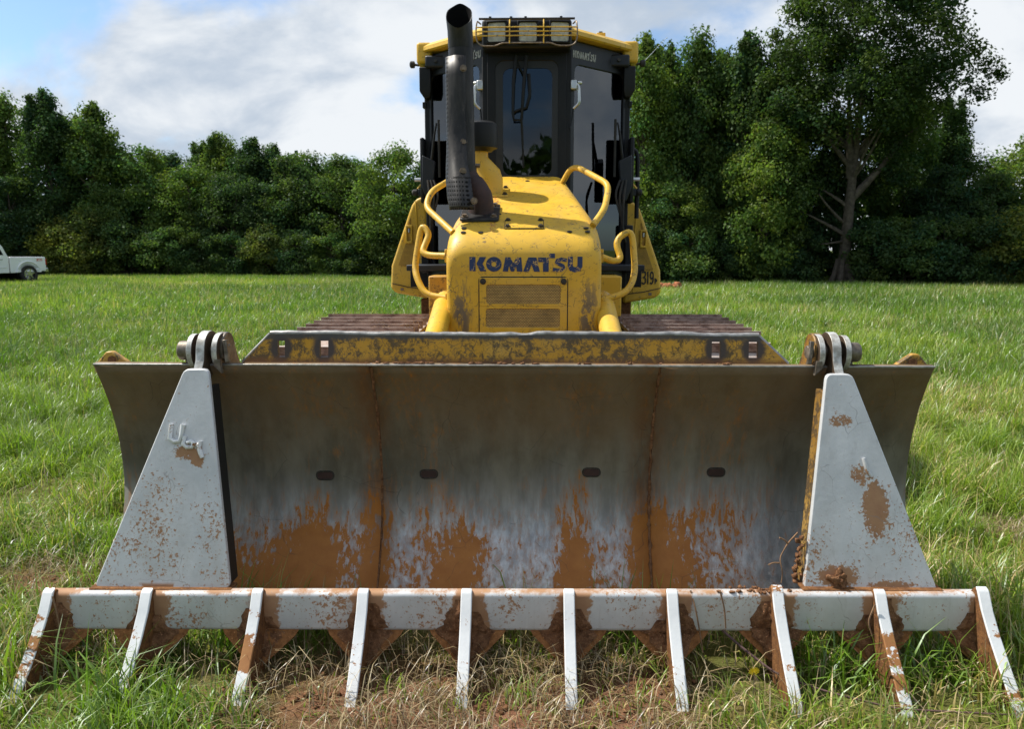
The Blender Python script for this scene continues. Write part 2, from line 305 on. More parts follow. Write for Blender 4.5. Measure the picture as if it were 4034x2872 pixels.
def mud(name, a, b, bump=1.0):
    m, n = new_mat(name); p = pos(n)
    f = n.noise(p, 40, 8, 0.7); c = n.mix(n.step(f, 0.3, 0.7), a, b)
    c = n.mix(n.m('MULTIPLY', n.step(n.noise(p, 110, 3), 0.62, 0.7), 0.6), c, tuple(min(1, x * 2.0) for x in b))
    finish(n, pbsdf(n, c, 0.92, 0, n.m('ADD', f, n.m('MULTIPLY', n.noise(p, 130, 4), 0.4)), bump, 0.012, 0.2)); return m
mud('mud', (0.11, 0.050, 0.024), (0.27, 0.135, 0.066)); mud('gusset_rust', (0.17, 0.070, 0.024), (0.33, 0.15, 0.055), 0.4); mud('rust_side', (0.085, 0.038, 0.018), (0.22, 0.10, 0.035), 0.4)

def track_mat():
    m, n = new_mat('track_steel'); p = pos(n)
    f = n.noise(n.map(p, (0.6, 1, 1)), 20, 8, 0.72)
    c = n.mix(n.step(f, 0.35, 0.62), (0.12, 0.062, 0.042), (0.34, 0.23, 0.18))
    geo = n.n('ShaderNodeNewGeometry'); up = n.n('ShaderNodeSeparateXYZ', {0: geo.outputs['True Normal']}).outputs[2]
    worn = n.m('MULTIPLY', n.step(up, 0.5, 0.9), n.step(n.noise(p, 13, 6, 0.7), 0.35, 0.6))
    c = n.mix(n.m('MULTIPLY', worn, 0.7), c, (0.48, 0.44, 0.41))
    finish(n, pbsdf(n, c, 0.62, n.m('MULTIPLY', worn, 0.3), f, 0.5, 0.006)); return m
track_mat()

def glass(name, tint, f0):
    m, n = new_mat(name)
    fr = n.n('ShaderNodeFresnel', {'IOR': f0}).outputs[0]
    t = n.n('ShaderNodeBsdfTransparent', {'Color': (*tint, 1)}); g = n.n('ShaderNodeBsdfGlossy', {'Color': (0.9, 0.95, 1, 1), 'Roughness': 0.015})
    mx = n.n('ShaderNodeMixShader'); n.put(mx.inputs[0], fr); n.put(mx.inputs[1], t.outputs[0]); n.put(mx.inputs[2], g.outputs[0])
    finish(n, mx.outputs[0]); return m
glass('cab_glass', (0.20, 0.22, 0.225), 1.55); glass('door_glass', (0.24, 0.265, 0.28), 1.85); glass('truck_glass', (0.05, 0.055, 0.06), 1.5)

def leaf_mat(name, transl=0.35, gloss=0.06):
    m, n = new_mat(name); col = n.n('ShaderNodeAttribute', attribute_name='Col').outputs['Color']
    rnd = n.n('ShaderNodeObjectInfo').outputs['Random']
    col = n.mix(1.0, col, n.mix(rnd, (0.66, 0.72, 0.82), (1.34, 1.22, 0.95)), 'MULTIPLY')
    d = n.n('ShaderNodeBsdfDiffuse'); n.put(d.inputs[0], col)
    t = n.n('ShaderNodeBsdfTranslucent'); n.put(t.inputs[0], n.mix(1.0, col, (1.15, 1.35, 0.6), 'MULTIPLY'))
    g = n.n('ShaderNodeBsdfGlossy', {'Color': (0.9, 0.95, 1.0, 1), 'Roughness': 0.42})
    a = n.n('ShaderNodeMixShader'); a.inputs[0].default_value = transl; n.put(a.inputs[1], d.outputs[0]); n.put(a.inputs[2], t.outputs[0])
    b = n.n('ShaderNodeMixShader'); b.inputs[0].default_value = gloss; n.put(b.inputs[1], a.outputs[0]); n.put(b.inputs[2], g.outputs[0])
    finish(n, b.outputs[0]); return m
leaf_mat('leaf', 0.44, 0.006); leaf_mat('grass', 0.40, 0.05); leaf_mat('straw', 0.15, 0.05)

def ground_mat():
    m, n = new_mat('soil'); p = pos(n)
    col = n.n('ShaderNodeAttribute', attribute_name='Col').outputs['Color']
    soil = n.mix(n.step(n.noise(p, 9, 8, 0.7), 0.3, 0.7), (0.15, 0.062, 0.032), (0.29, 0.145, 0.085))
    soil = n.mix(n.m('MULTIPLY', n.step(n.noise(p, 5, 7, 0.7), 0.45, 0.6), 0.55), soil, (0.12, 0.09, 0.045))
    turf = n.mix(n.step(n.noise(p, 1.3, 6, 0.65), 0.3, 0.7), (0.075, 0.115, 0.018), (0.13, 0.165, 0.035))
    f = n.n('ShaderNodeSeparateColor'); n.put(f.inputs[0], col)
    c = n.mix(f.outputs[0], turf, soil)
    finish(n, pbsdf(n, c, 0.95, 0, n.m('ADD', n.noise(p, 28, 8, 0.7), n.m('MULTIPLY', n.noise(p, 120, 3), 0.3)), 0.9, 0.03, 0.15)); return m
ground_mat()

# ---------------------------------------------------------------- mesh helpers
WLOC = {}
def link(o, parent=None):
    C.objects.link(o)
    if parent is not None: o.parent = parent
    return o
def tag(o, label=None, cat=None, group=None, kind=None):
    if label: o['label'] = label
    if cat: o['category'] = cat
    if group: o['group'] = group
    if kind: o['kind'] = kind
    return o
def thing(name, loc, label, cat, group=None):
    o = bpy.data.objects.new(name, None); o.empty_display_size = 0.3; o.location = loc; link(o); WLOC[o] = Vector(loc)
    return tag(o, label, cat, group)

class MB:
    def __init__(s): s.v = []; s.f = []; s.uv = None
    def add(s, vs, fs):
        k = len(s.v); s.v += [tuple(x) for x in vs]; s.f += [tuple(i + k for i in f) for f in fs]; return s
    def box(s, x0, x1, y0, y1, z0, z1):
        return s.add([(x0, y0, z0), (x1, y0, z0), (x1, y1, z0), (x0, y1, z0), (x0, y0, z1), (x1, y0, z1), (x1, y1, z1), (x0, y1, z1)],
                     [(0, 3, 2, 1), (4, 5, 6, 7), (0, 1, 5, 4), (1, 2, 6, 5), (2, 3, 7, 6), (3, 0, 4, 7)])
    def beam(s, a, b, wx, wy, up=(0, 0, 1)):
        a = Vector(a); b = Vector(b); d = (b - a).normalized(); u = Vector(up)
        sx = d.cross(u).normalized() * wx / 2; sy = sx.cross(d).normalized() * wy / 2
        vs = [p + i * sx + j * sy for p in (a, b) for i, j in ((-1, -1), (1, -1), (1, 1), (-1, 1))]
        return s.add(vs, [(0, 3, 2, 1), (4, 5, 6, 7), (0, 1, 5, 4), (1, 2, 6, 5), (2, 3, 7, 6), (3, 0, 4, 7)])
    def tube(s, pts, r, n=10, caps=True, smooth=0):
        pts = [Vector(p) for p in pts]; rs = r if isinstance(r, (list, tuple)) else [r] * len(pts)
        if smooth:
            q, qr = [], []
            for i in range(len(pts)):
                if i in (0, len(pts) - 1): q.append(pts[i]); qr.append(rs[i]); continue
                A, P, B = pts[i - 1], pts[i], pts[i + 1]
                ra = min(smooth, (A - P).length * 0.45); rb = min(smooth, (B - P).length * 0.45)
                s0 = P + (A - P).normalized() * ra; s1 = P + (B - P).normalized() * rb
                for k in range(6):
                    t = k / 5; q.append(s0 * (1 - t) ** 2 + P * 2 * t * (1 - t) + s1 * t * t); qr.append(rs[i])
            pts, rs = q, qr
        rings = []; prev = None
        for i, p in enumerate(pts):
            d = (pts[min(i + 1, len(pts) - 1)] - pts[max(i - 1, 0)]).normalized()
            if prev is None: u = d.orthogonal().normalized()
            else:
                u = prev - d * prev.dot(d); u = u.normalized() if u.length > 1e-6 else d.orthogonal().normalized()
            prev = u; v = d.cross(u)
            rings.append([p + (u * math.cos(2 * math.pi * k / n) + v * math.sin(2 * math.pi * k / n)) * rs[i] for k in range(n)])
        vs = [x for rg in rings for x in rg]; fs = []
        for i in range(len(rings) - 1):
            for k in range(n): fs.append((i * n + k, i * n + (k + 1) % n, (i + 1) * n + (k + 1) % n, (i + 1) * n + k))
        if caps: fs.append(tuple(range(n - 1, -1, -1))); fs.append(tuple((len(rings) - 1) * n + k for k in range(n)))
        return s.add(vs, fs)
    def prism(s, poly, f):            # poly: 2-D outline; f(u,v,t) -> point, t = 0 front, 1 back
        n = len(poly); vs = [f(u, v, 0) for u, v in poly] + [f(u, v, 1) for u, v in poly]
        fs = [tuple(range(n)), tuple(range(2 * n - 1, n - 1, -1))] + [(i, i + n, (i + 1) % n + n, (i + 1) % n) for i in range(n)]
        return s.add(vs, fs)
    def loft(s, secs, cap0=True, cap1=True, closed=True):
        n = len(secs[0]); vs = [p for sc in secs for p in sc]; fs = []
        for i in range(len(secs) - 1):
            for k in range(n if closed else n - 1): fs.append((i * n + k, i * n + (k + 1) % n, (i + 1) * n + (k + 1) % n, (i + 1) * n + k))
        if cap0: fs.append(tuple(range(n - 1, -1, -1)))
        if cap1: fs.append(tuple((len(secs) - 1) * n + k for k in range(n)))
        return s.add(vs, fs)
    def framed(s, outer, inner, r, f):     # panel with one rounded hole; rects (u0,u1,v0,v1); f(u,v,t)
        ou = [(outer[0], outer[2]), (outer[1], outer[2]), (outer[1], outer[3]), (outer[0], outer[3])]
        il = rrect(*inner, r, 5); k = len(il) // 4
        ol = [ou[i // k] for i in range(len(il))]
        n = len(il)
        vs = [f(u, v, 0) for u, v in il] + [f(u, v, 0) for u, v in ou] + [f(u, v, 1) for u, v in il] + [f(u, v, 1) for u, v in ou]
        b = n + 4; fs = []
        for i in range(n):
            j = (i + 1) % n; oi = n + i // k; oj = n + j // k
            if oi == oj: fs += [(oi, j, i), (b + oi, b + i, b + j)]
            else: fs += [(oi, oj, j, i), (b + oi, b + i, b + j, b + oj)]
            fs.append((i, j, b + j, b + i))
        for i in range(4): fs.append((n + i, b + n + i, b + n + (i + 1) % 4, n + (i + 1) % 4))
        return s.add(vs, fs)
    def build(s, name, mat, parent=None, smooth=35, bevel=0.0, seg=2, label=None, kind=None, fix=True):
        vs = np.array(s.v, dtype=float); c = (vs.min(0) + vs.max(0)) / 2
        me = bpy.data.meshes.new(name); me.from_pydata((vs - c).tolist(), [], s.f)
        if fix:
            bm = bmesh.new(); bm.from_mesh(me); bmesh.ops.recalc_face_normals(bm, faces=bm.faces); bm.to_mesh(me); bm.free()
        me.materials.append(MATS[mat] if isinstance(mat, str) else mat)
        if smooth: me.shade_smooth(); me.set_sharp_from_angle(angle=R(smooth))
        o = bpy.data.objects.new(name, me); link(o, parent)
        o.location = Vector(c) - (WLOC[parent] if parent is not None else Vector((0, 0, 0))); WLOC[o] = Vector(c)
        if bevel: md = o.modifiers.new('Bevel', 'BEVEL'); md.width = bevel; md.segments = seg; md.limit_method = 'ANGLE'; md.angle_limit = R(32)
        if label: o['label'] = label
        if kind: o['kind'] = kind
        return o
def rrect(u0, u1, v0, v1, r, k=5):
    out = []
    for cx, cy, a0 in ((u0 + r, v0 + r, 180), (u1 - r, v0 + r, 270), (u1 - r, v1 - r, 0), (u0 + r, v1 - r, 90)):
        for i in range(k + 1):
            a = R(a0 + 90 * i / k); out.append((cx + r * math.cos(a), cy + r * math.sin(a)))
    return out
def fillet(pts, r, k=4):
    out = []
    for i, P in enumerate(pts):
        if i in (0, len(pts) - 1): out.append(P); continue
        A, P, B = Vector(pts[i - 1]), Vector(P), Vector(pts[i + 1])
        a = P + (A - P).normalized() * min(r, (A - P).length * 0.48); b = P + (B - P).normalized() * min(r, (B - P).length * 0.48)
        for j in range(k): t = j / (k - 1); out.append(tuple(a * (1 - t) ** 2 + P * 2 * t * (1 - t) + b * t * t))
    return out
def stroke(pts, wd):                   # thick polyline outline quads (2-D)
    quads = []
    for (a, b) in zip(pts[:-1], pts[1:]):
        a = Vector(a); b = Vector(b); d = (b - a).normalized(); nn = Vector((-d.y, d.x)) * wd / 2; e = d * wd * 0.22
        quads.append([tuple(a - e - nn), tuple(b + e - nn), tuple(b + e + nn), tuple(a - e + nn)])
    return quads
def place_copy(o, parent, loc, rot=None):
    c = o.copy(); C.objects.link(c); c.parent = parent; c.location = Vector(loc) - WLOC[parent]; WLOC[c] = Vector(loc)
    if rot is not None: c.rotation_euler = rot
    return c
def bolt_mesh(name, r, h, mat, n=6):
    b = MB(); b.tube([(0, 0, 0), (0, 0, h)], r, n); b.tube([(0, 0, -0.001), (0, 0, h * 0.3)], r * 1.45, 12)
    vs = np.array(b.v); me = bpy.data.meshes.new(name); me.from_pydata(vs.tolist(), [], b.f); me.materials.append(MATS[mat])
    return me
def add_bolt(me, name, parent, loc, normal):
    o = bpy.data.objects.new(name, me); link(o, parent); o.location = Vector(loc) - WLOC[parent]
    o.rotation_euler = Vector(normal).to_track_quat('Z', 'Y').to_euler(); return o

# the maker's lettering, letter height 1, total width 8
LOGO = [[(0, 0), (.43, 0), (.43, 1), (0, 1)], [(.50, .52), (.75, 0), (1.2, 0), (.93, .52), (1.18, 1), (.73, 1)]]
for k in range(20):
    a0, a1 = 2 * math.pi * k / 20, 2 * math.pi * (k + 1) / 20
    LOGO.append([(1.73 + .18 * math.cos(a0), .5 + .18 * math.sin(a0)), (1.73 + .55 * math.cos(a0), .5 + .52 * math.sin(a0)),
                 (1.73 + .55 * math.cos(a1), .5 + .52 * math.sin(a1)), (1.73 + .18 * math.cos(a1), .5 + .18 * math.sin(a1))])
LOGO += [[(2.36, 0), (2.73, 0), (2.80, .40), (2.88, 1), (2.55, 1)], [(2.80, .40), (2.93, 0), (3.16, 0), (3.30, .40), (3.35, 1), (3.10, .60), (2.88, 1)],
         [(3.30, .40), (3.36, 0), (3.75, 0), (3.66, 1), (3.35, 1)],
         [(3.80, 0), (4.20, 0), (4.39, .5), (4.45, 1), (4.16, 1)], [(4.39, .5), (4.57, 0), (4.98, 0), (4.73, 1), (4.45, 1)],
         [(4.86, .68), (5.2, .68), (5.2, 0), (5.6, 0), (5.6, 1), (4.86, 1)], [(5.62, .96), (6.03, .96), (6.03, 1.28), (5.62, 1.28)]]
LOGO += stroke([(6.82, .82), (6.50, .88), (6.22, .80), (6.16, .64), (6.36, .53), (6.60, .42), (6.66, .26), (6.50, .13), (6.22, .12), (5.96, .16)], .25)
LOGO += stroke([(7.12, 1), (7.12, .42), (7.22, .22), (7.46, .15), (7.70, .22), (7.80, .42), (7.80, 1)], .35)
def lettering(name, polys, f, mat, parent):
    b = MB()
    for i, pl in enumerate(polys): b.prism(pl, (lambda i: lambda u, v, t: f(u, v, .008 * (i % 9) + t * (1.0 - .08)))(i))
    return b.build(name, mat, parent, smooth=0)

# ---------------------------------------------------------------- ground
def vnoise(x, y, s, seed=0):
    """smooth value noise on arrays"""
    rs = np.random.default_rng(1000 + seed); tab = rs.random((256, 256))
    xs = x / s + 500.37; ys = y / s + 500.73; xi = np.floor(xs).astype(int); yi = np.floor(ys).astype(int); fx = xs - xi; fy = ys - yi
    fx = fx * fx * (3 - 2 * fx); fy = fy * fy * (3 - 2 * fy); g = lambda i, j: tab[i % 256, j % 256]
    return (g(xi, yi) * (1 - fx) + g(xi + 1, yi) * fx) * (1 - fy) + (g(xi, yi + 1) * (1 - fx) + g(xi + 1, yi + 1) * fx) * fy
def sstep(v, a, b): t = np.clip((v - a) / (b - a), 0, 1); return t * t * (3 - 2 * t)
def bare(x, y):
    """how bare (dry litter and clay instead of grass) the ground is, 0..1"""
    b = sstep(1.30 - np.abs(x + 0.15) + 0.6 * (vnoise(x, y, 0.5, 1) - 0.5), 0.0, 0.7) * sstep(3.0 - y, 0.0, 0.5)
    b = np.maximum(b, 0.75 * sstep(-x - 1.15 + 0.5 * (vnoise(x, y, 0.4, 9) - .5), 0, .5) * sstep(x + 2.3, 0, .4) * sstep(3.3 - y, 0, .4) * sstep(y - 2.45, 0, .2))
    for cx, cy, rx, ry in ((3.55, 5.1, 0.9, 0.28), (3.0, 3.9, 0.9, 0.25), (-2.1, 3.35, 0.55, 0.18), (1.95, 4.6, .35, .2), (4.5, 5.6, .8, .2), (5.0, 8.0, 1.6, .3), (0.2, 2.0, 1.2, .4), (-2.6, 2.9, .5, .15)):
        d = np.sqrt(((x - cx) / rx) ** 2 + ((y - cy) / ry) ** 2) + 0.8 * (vnoise(x, y, 0.3, 2) - 0.5)
        b = np.maximum(b, 0.85 * (1 - sstep(d, 0.6, 1.2)))
    return b
def gz(x, y):
    far = sstep(np.hypot(x, y - 4), 5, 14)
    return far * 0.10 * (vnoise(x, y, 7, 5) - 0.5) + 0.02 * (vnoise(x, y, 0.7, 6) - 0.5) * (1 - far) - 0.004
def make_ground():
    xs = np.concatenate([[-900, -300, -120, -60], np.arange(-40, -6, 0.8), np.arange(-6, 6, 0.09), np.arange(6, 40.1, 0.8), [60, 120, 300, 900]])
    ys = np.concatenate([[-900, -300, -100, -40, -10, -3], np.arange(0, 7, 0.09), np.arange(7, 70, 0.8), [90, 150, 400, 900]])
    X, Y = np.meshgrid(xs, ys); Z = gz(X, Y) - 0.0
    nx, ny = len(xs), len(ys)
    co = np.stack([X, Y, Z], -1).reshape(-1, 3)
    idx = np.arange(nx * ny).reshape(ny, nx)
    f = np.stack([idx[:-1, :-1], idx[:-1, 1:], idx[1:, 1:], idx[1:, :-1]], -1).reshape(-1, 4)
    b = bare(co[:, 0], co[:, 1]); near = (np.abs(co[:, 0]) < 6) & (co[:, 1] > 0) & (co[:, 1] < 7)
    val = np.where(near, np.maximum(b, 0.25), 0.0)
    fast_mesh('ground', co, f, 'soil', np.stack([val, val, val, np.ones_like(val)], -1), kind='structure')
def fast_mesh(name, co, quads, mat, col=None, parent=None, kind=None, smooth=True, tris=None, loc=None):
    me = bpy.data.meshes.new(name); nv = len(co); nq = len(quads); nt = 0 if tris is None else len(tris)
    me.vertices.add(nv); me.vertices.foreach_set('co', np.asarray(co, dtype=np.float32).ravel())
    me.loops.add(nq * 4 + nt * 3); me.polygons.add(nq + nt)
    li = np.asarray(quads, dtype=np.int32).ravel()
    starts = np.arange(nq) * 4
    if nt: li = np.concatenate([li, np.asarray(tris, dtype=np.int32).ravel()]); starts = np.concatenate([starts, nq * 4 + np.arange(nt) * 3])
    me.loops.foreach_set('vertex_index', li.astype(np.int32)); me.polygons.foreach_set('loop_start', starts.astype(np.int32))
    if smooth: me.polygons.foreach_set('use_smooth', np.ones(nq + nt, dtype=bool))
    me.update(calc_edges=True)
    if col is not None:
        a = me.color_attributes.new('Col', 'FLOAT_COLOR', 'POINT'); a.data.foreach_set('color', np.asarray(col, dtype=np.float32).ravel())
    me.materials.append(MATS[mat]); o = bpy.data.objects.new(name, me); link(o, parent)
    if loc is not None: o.location = loc
    WLOC[o] = Vector(loc) if loc is not None else Vector((0, 0, 0))
    if kind: o['kind'] = kind
    return o
make_ground()

# ---------------------------------------------------------------- bulldozer
DZ = thing('bulldozer', (0, 5.0, 0), 'yellow crawler bulldozer with black cab, unit number 319, facing the camera on the grass', 'bulldozer')
BOLT = bolt_mesh('bolt', 0.011, 0.012, 'bolt_dark'); BOLTW = bolt_mesh('worn_bolt', 0.013, 0.016, 'bolt_worn')

def hood_top(y):
    ks = [(3.95, 1.50), (3.96, 1.53), (3.985, 1.57), (4.02, 1.60), (4.07, 1.632), (4.15, 1.668), (4.35, 1.738), (4.6, 1.825), (5.14, 1.998)]
    for (a, za), (b, zb) in zip(ks[:-1], ks[1:]):
        if y <= b: return za + (zb - za) * (y - a) / (b - a)
    return ks[-1][1]
def make_hood():
    secs = []
    for y, hw, wt, dz in ((3.95, .372, .325, .045), (3.957, .386, .335, .05), (3.972, .396, .342, .055), (4.0, .40, .345, .06), (4.04, .402, .347, .06), (4.1, .403, .347, .06), (4.2, .403, .345, .065),
                          (4.35, .403, .335, .085), (4.6, .403, .30, .14), (5.14, .403, .235, .27)):
        zt = hood_top(y); half = fillet([(hw, .80), (hw, zt - dz), (wt, zt), (0, zt)], .05, 6)
        pts = half[:-1] + [(-a, b) for a, b in reversed(half[:-1])]
        secs.append([(a, y, b) for a, b in pts])
    b = MB(); b.loft(secs); return b.build('hood', 'hood_yellow', DZ, smooth=40)
hood = make_hood()
# lower nose panel with two mesh openings, set a little proud with a dark joint round it
MB().prism(rrect(-.232, .228, .82, 1.392, .022), lambda u, v, t: (u, 3.9485 + .02 * t, v)).build('panel_joint', 'decal_black', hood)
gp = MB(); gf = lambda u, v, t: (u, 3.9435 + .012 * t, v)
gp.framed((-.2265, .2225, 1.239, 1.386), (-.192, .189, 1.252, 1.351), .014, gf); gp.framed((-.2265, .2225, 1.06, 1.2388), (-.194, .187, 1.130, 1.228), .014, gf)
gpo = gp.build('grille_panel', 'hood_yellow', hood, bevel=.002)
MB().box(-.20, .197, 3.9475, 3.948, 1.12, 1.36).build('grille_screen', 'grille_screen', hood)
for x in (-.208, .205): add_bolt(BOLT, 'bolt', hood, (x, 3.943, 1.367), (0, -1, 0))
lettering('lettering', LOGO, lambda u, v, t: (-.277 + u * .0722, 3.9475 + .004 * t, 1.417 + v * .0722 - (u - 4) * .0005), 'letter_blue', hood)
# small lid on the nose slope and its joint, flush bolts
def hp(x, y, up=0.0): return (x, y, hood_top(y) + up)
lidj = MB(); lid = MB()
lidj.add([hp(-.103, 4.075, .002), hp(.105, 4.075, .002), hp(.105, 4.197, .002), hp(-.103, 4.197, .002)], [(0, 1, 2, 3)]); lidj.build('lid_joint', 'decal_black', hood)
a0, a1 = hood_top(4.08), hood_top(4.15); a2 = hood_top(4.192)
lid.loft([[(-.099, 4.08, a0 + .001), (.101, 4.08, a0 + .001), (.101, 4.08, a0 + .005), (-.099, 4.08, a0 + .005)], [(-.099, 4.15, a1 + .001), (.101, 4.15, a1 + .001), (.101, 4.15, a1 + .005), (-.099, 4.15, a1 + .005)],
          [(-.099, 4.192, a2 + .001), (.101, 4.192, a2 + .001), (.101, 4.192, a2 + .005), (-.099, 4.192, a2 + .005)]])
lido = lid.build('access_lid', 'hood_yellow', hood)
hn = (0, -.36, .93)
for x, y in ((-.086, 4.095), (.088, 4.095), (-.086, 4.178), (.088, 4.178)): add_bolt(BOLT, 'bolt', hood, hp(x, y, .004), hn)
PLUG = bolt_mesh('plug', .010, .003, 'bolt_dark', 12)
for x, y in ((-.315, 4.085), (-.315, 4.045), (-.225, 4.045), (.325, 4.085), (.33, 4.05), (.237, 4.05), (.015, 5.02), (-.14, 4.30)): add_bolt(PLUG, 'plug', hood, hp(x, y, .001), hn)
# side engine door joints on the right shoulder
MB().tube([(.262, 4.98, hood_top(4.98) - .022), (.327, 4.48, hood_top(4.48) - .025), (.335, 4.44, hood_top(4.44) - .033), (.372, 4.40, hood_top(4.40) - .06)], .004, 5).build('door_joint', 'decal_black', hood)

# hand rails
def rail(pts, name='grab_rail', r=.0178, mat='rail_yellow'):
    b = MB(); b.tube(pts, r, 12, smooth=.07); return b.build(name, mat, DZ, smooth=50)
rail([(.236, 4.98, 1.945), (.282, 4.95, 2.028), (.326, 4.90, 2.033), (.464, 4.50, 1.905), (.473, 4.45, 1.868), (.436, 4.25, 1.746), (.365, 4.15, 1.655)])
rail([(-.245, 4.98, 1.945), (-.292, 4.95, 2.028), (-.336, 4.90, 2.033), (-.541, 4.52, 1.858), (-.560, 4.42, 1.765), (-.372, 4.10, 1.615)])
rr = rail([(.40, 4.15, 1.494), (.485, 4.20, 1.463), (.528, 4.22, 1.478), (.500, 4.25, 1.554), (.522, 4.27, 1.600), (.592, 4.30, 1.634), (.608, 4.25, 1.421), (.586, 4.20, 1.345), (.537, 4.15, 1.292), (.40, 4.10, 1.258)], 'side_guard_rail')
rl = rail([(-.40, 4.15, 1.494), (-.520, 4.20, 1.496), (-.556, 4.22, 1.515), (-.540, 4.25, 1.562), (-.520, 4.27, 1.613), (-.567, 4.30, 1.669), (-.602, 4.25, 1.435), (-.583, 4.20, 1.368), (-.531, 4.15, 1.285), (-.40, 4.10, 1.270)], 'side_guard_rail')
for sx_ in (-1, 1):
    for z in (1.495, 1.264): MB().box(sx_ * .402, sx_ * .418, 4.08, 4.17, z - .035, z + .035).build('rail_foot', 'rail_yellow', rr if sx_ > 0 else rl, bevel=.004)
# yellow frame boxes and black steps beside the hood
for sx_ in (-1, 1):
    bx = MB(); bx.box(sx_ * .405, sx_ * .62, 4.95, 5.4, 1.10, 1.36); fo = bx.build('frame_box', 'lug_yellow' if sx_ < 0 else 'panel_yellow', DZ, bevel=.01)
    MB().box(sx_ * .40, sx_ * .80, 5.2, 5.75, 1.385, 1.425).build('step_plate', 'cab_grey', DZ, bevel=.006)
    MB().box(sx_ * .40, sx_ * .86, 5.75, 6.1, 1.25, 1.385).build('step_riser', 'black_plastic', DZ, bevel=.006)

# exhaust
ST = MB()
ST.tube([(-.335, 4.345, 1.95), (-.341, 4.35, 2.2), (-.345, 4.35, 2.45), (-.345, 4.35, 2.60)], [.066, .066, .067, .067], 28, caps=False)
sec = []
for (cx, cz, tilt) in ((-.345, 2.60, 0), (-.346, 2.635, .018), (-.348, 2.70, .05)):
    sec.append([(cx + .068 * math.cos(a), 4.35 - tilt * .15 + .068 * math.sin(a), cz + tilt * math.sin(a)) for a in [2 * math.pi * k / 28 for k in range(28)]])
top = []
for k in range(28):   # slanted mouth that faces forward, curled lip
    a = 2 * math.pi * k / 28; top.append((-.352 + .070 * math.cos(a), 4.335 + .075 * math.sin(a), 2.768 + .080 * math.sin(a) + .003 * math.sin(5 * a)))
sec.append(top); rim = [(-.352 + (x + .352) * .94, 4.335 + (y - 4.335) * .94, z - .001) for x, y, z in top]; sec.append(rim)
ST.loft(sec, cap0=False, cap1=False); stk = ST.build('exhaust_stack', 'stack_steel', DZ, smooth=50)
MB().loft([rim, [(-.348 + .060 * math.cos(a), 4.35 + .060 * math.sin(a), 2.64 + .03 * math.sin(a)) for a in [2 * math.pi * k / 28 for k in range(28)]]], cap0=False).build('pipe_lining', 'soot', stk)
# shield: perforated strip on the outside, plain front face, flaring to the foot
def shield():
    b = MB(); prof = []
    zs = [1.735, 1.76, 1.80, 1.90, 1.98, 2.05, 2.15, 2.30, 2.45, 2.548]
    cxs = [-.315, -.318, -.324, -.335, -.340, -.343, -.345, -.346, -.347, -.347]
    cys = [4.16, 4.165, 4.18, 4.235, 4.28, 4.31, 4.33, 4.335, 4.337, 4.338]
    rr_ = [.080, .082, .086, .088, .086, .083, .081, .081, .081, .081]
    an = [178, 188, 200, 212, 224, 236, 246, 258, 270, 282, 296]
    vs, fs, uv = [], [], []
    for i, z in enumerate(zs):
        low = max(0, min(1, (1.98 - z) / .12))
        for j, a in enumerate(an):
            sq = 1.0 / max(abs(math.cos(R(a))), abs(math.sin(R(a)))) if a < 230 else 1.0
            rad = rr_[i] * (1 + .22 * (min(sq, 1.18) - 1)); a2 = a + (16 * low if j == len(an) - 1 else 0)
            vs.append((cxs[i] + rad * math.cos(R(a2)), cys[i] + rad * math.sin(R(a2)) + .006 * math.sin(9 * z + j), z))
            uv.append(((j / len(an)) * 13.0 + (.001 if (j < 5 or low > .4) else -50), z / .0235))
    n = len(an)
    for i in range(len(zs) - 1):
        for j in range(n - 1): fs.append((i * n + j, i * n + j + 1, (i + 1) * n + j + 1, (i + 1) * n + j))
    b.add(vs, fs); o = b.build('heat_shield', 'perforated', stk, smooth=40, fix=False)
    ul = o.data.uv_layers.new(name='UVMap')
    for lp in o.data.loops: ul.data[lp.index].uv = uv[lp.vertex_index]
    md = o.modifiers.new('Solid', 'SOLIDIFY'); md.thickness = .004; return o
sh = shield()
for z, x, y in ((2.48, -.325, 4.258), (2.10, -.325, 4.250), (1.94, -.325, 4.175), (1.78, -.262, 4.105)): add_bolt(BOLTW, 'bolt', stk, (x, y, z), (0.15, -1, 0))
MB().tube([(-.272, 4.345, 1.985), (-.245, 4.345, 1.985)], .012, 8).build('clamp_bolt', 'bolt_worn', stk)
MB().tube([(-.335, 4.345, 1.945), (-.335, 4.345, 1.985)], .072, 24).build('pipe_clamp', 'stack_steel', stk)
el = MB(); el.tube([(-.238, 4.30, 1.705), (-.238, 4.30, 1.80), (-.262, 4.31, 1.85), (-.312, 4.335, 1.91), (-.333, 4.345, 1.96)], [.070, .070, .068, .062, .060], 22, smooth=.05); el.build('exhaust_elbow', 'rust_pipe', stk, smooth=45)
ft = MB(); zf = lambda y: hood_top(y)
pl = rrect(-.345, -.135, 4.165, 4.43, .02, 3)
ft.prism(pl, lambda u, v, t: (u, v, zf(v) + .018 - .017 * t)); foot = ft.build('foot_plate', 'stack_steel', stk, bevel=.003)
for x, y in ((-.320, 4.195), (-.163, 4.195), (-.163, 4.395)): add_bolt(BOLTW, 'bolt', stk, (x, y, zf(y) + .018), hn)

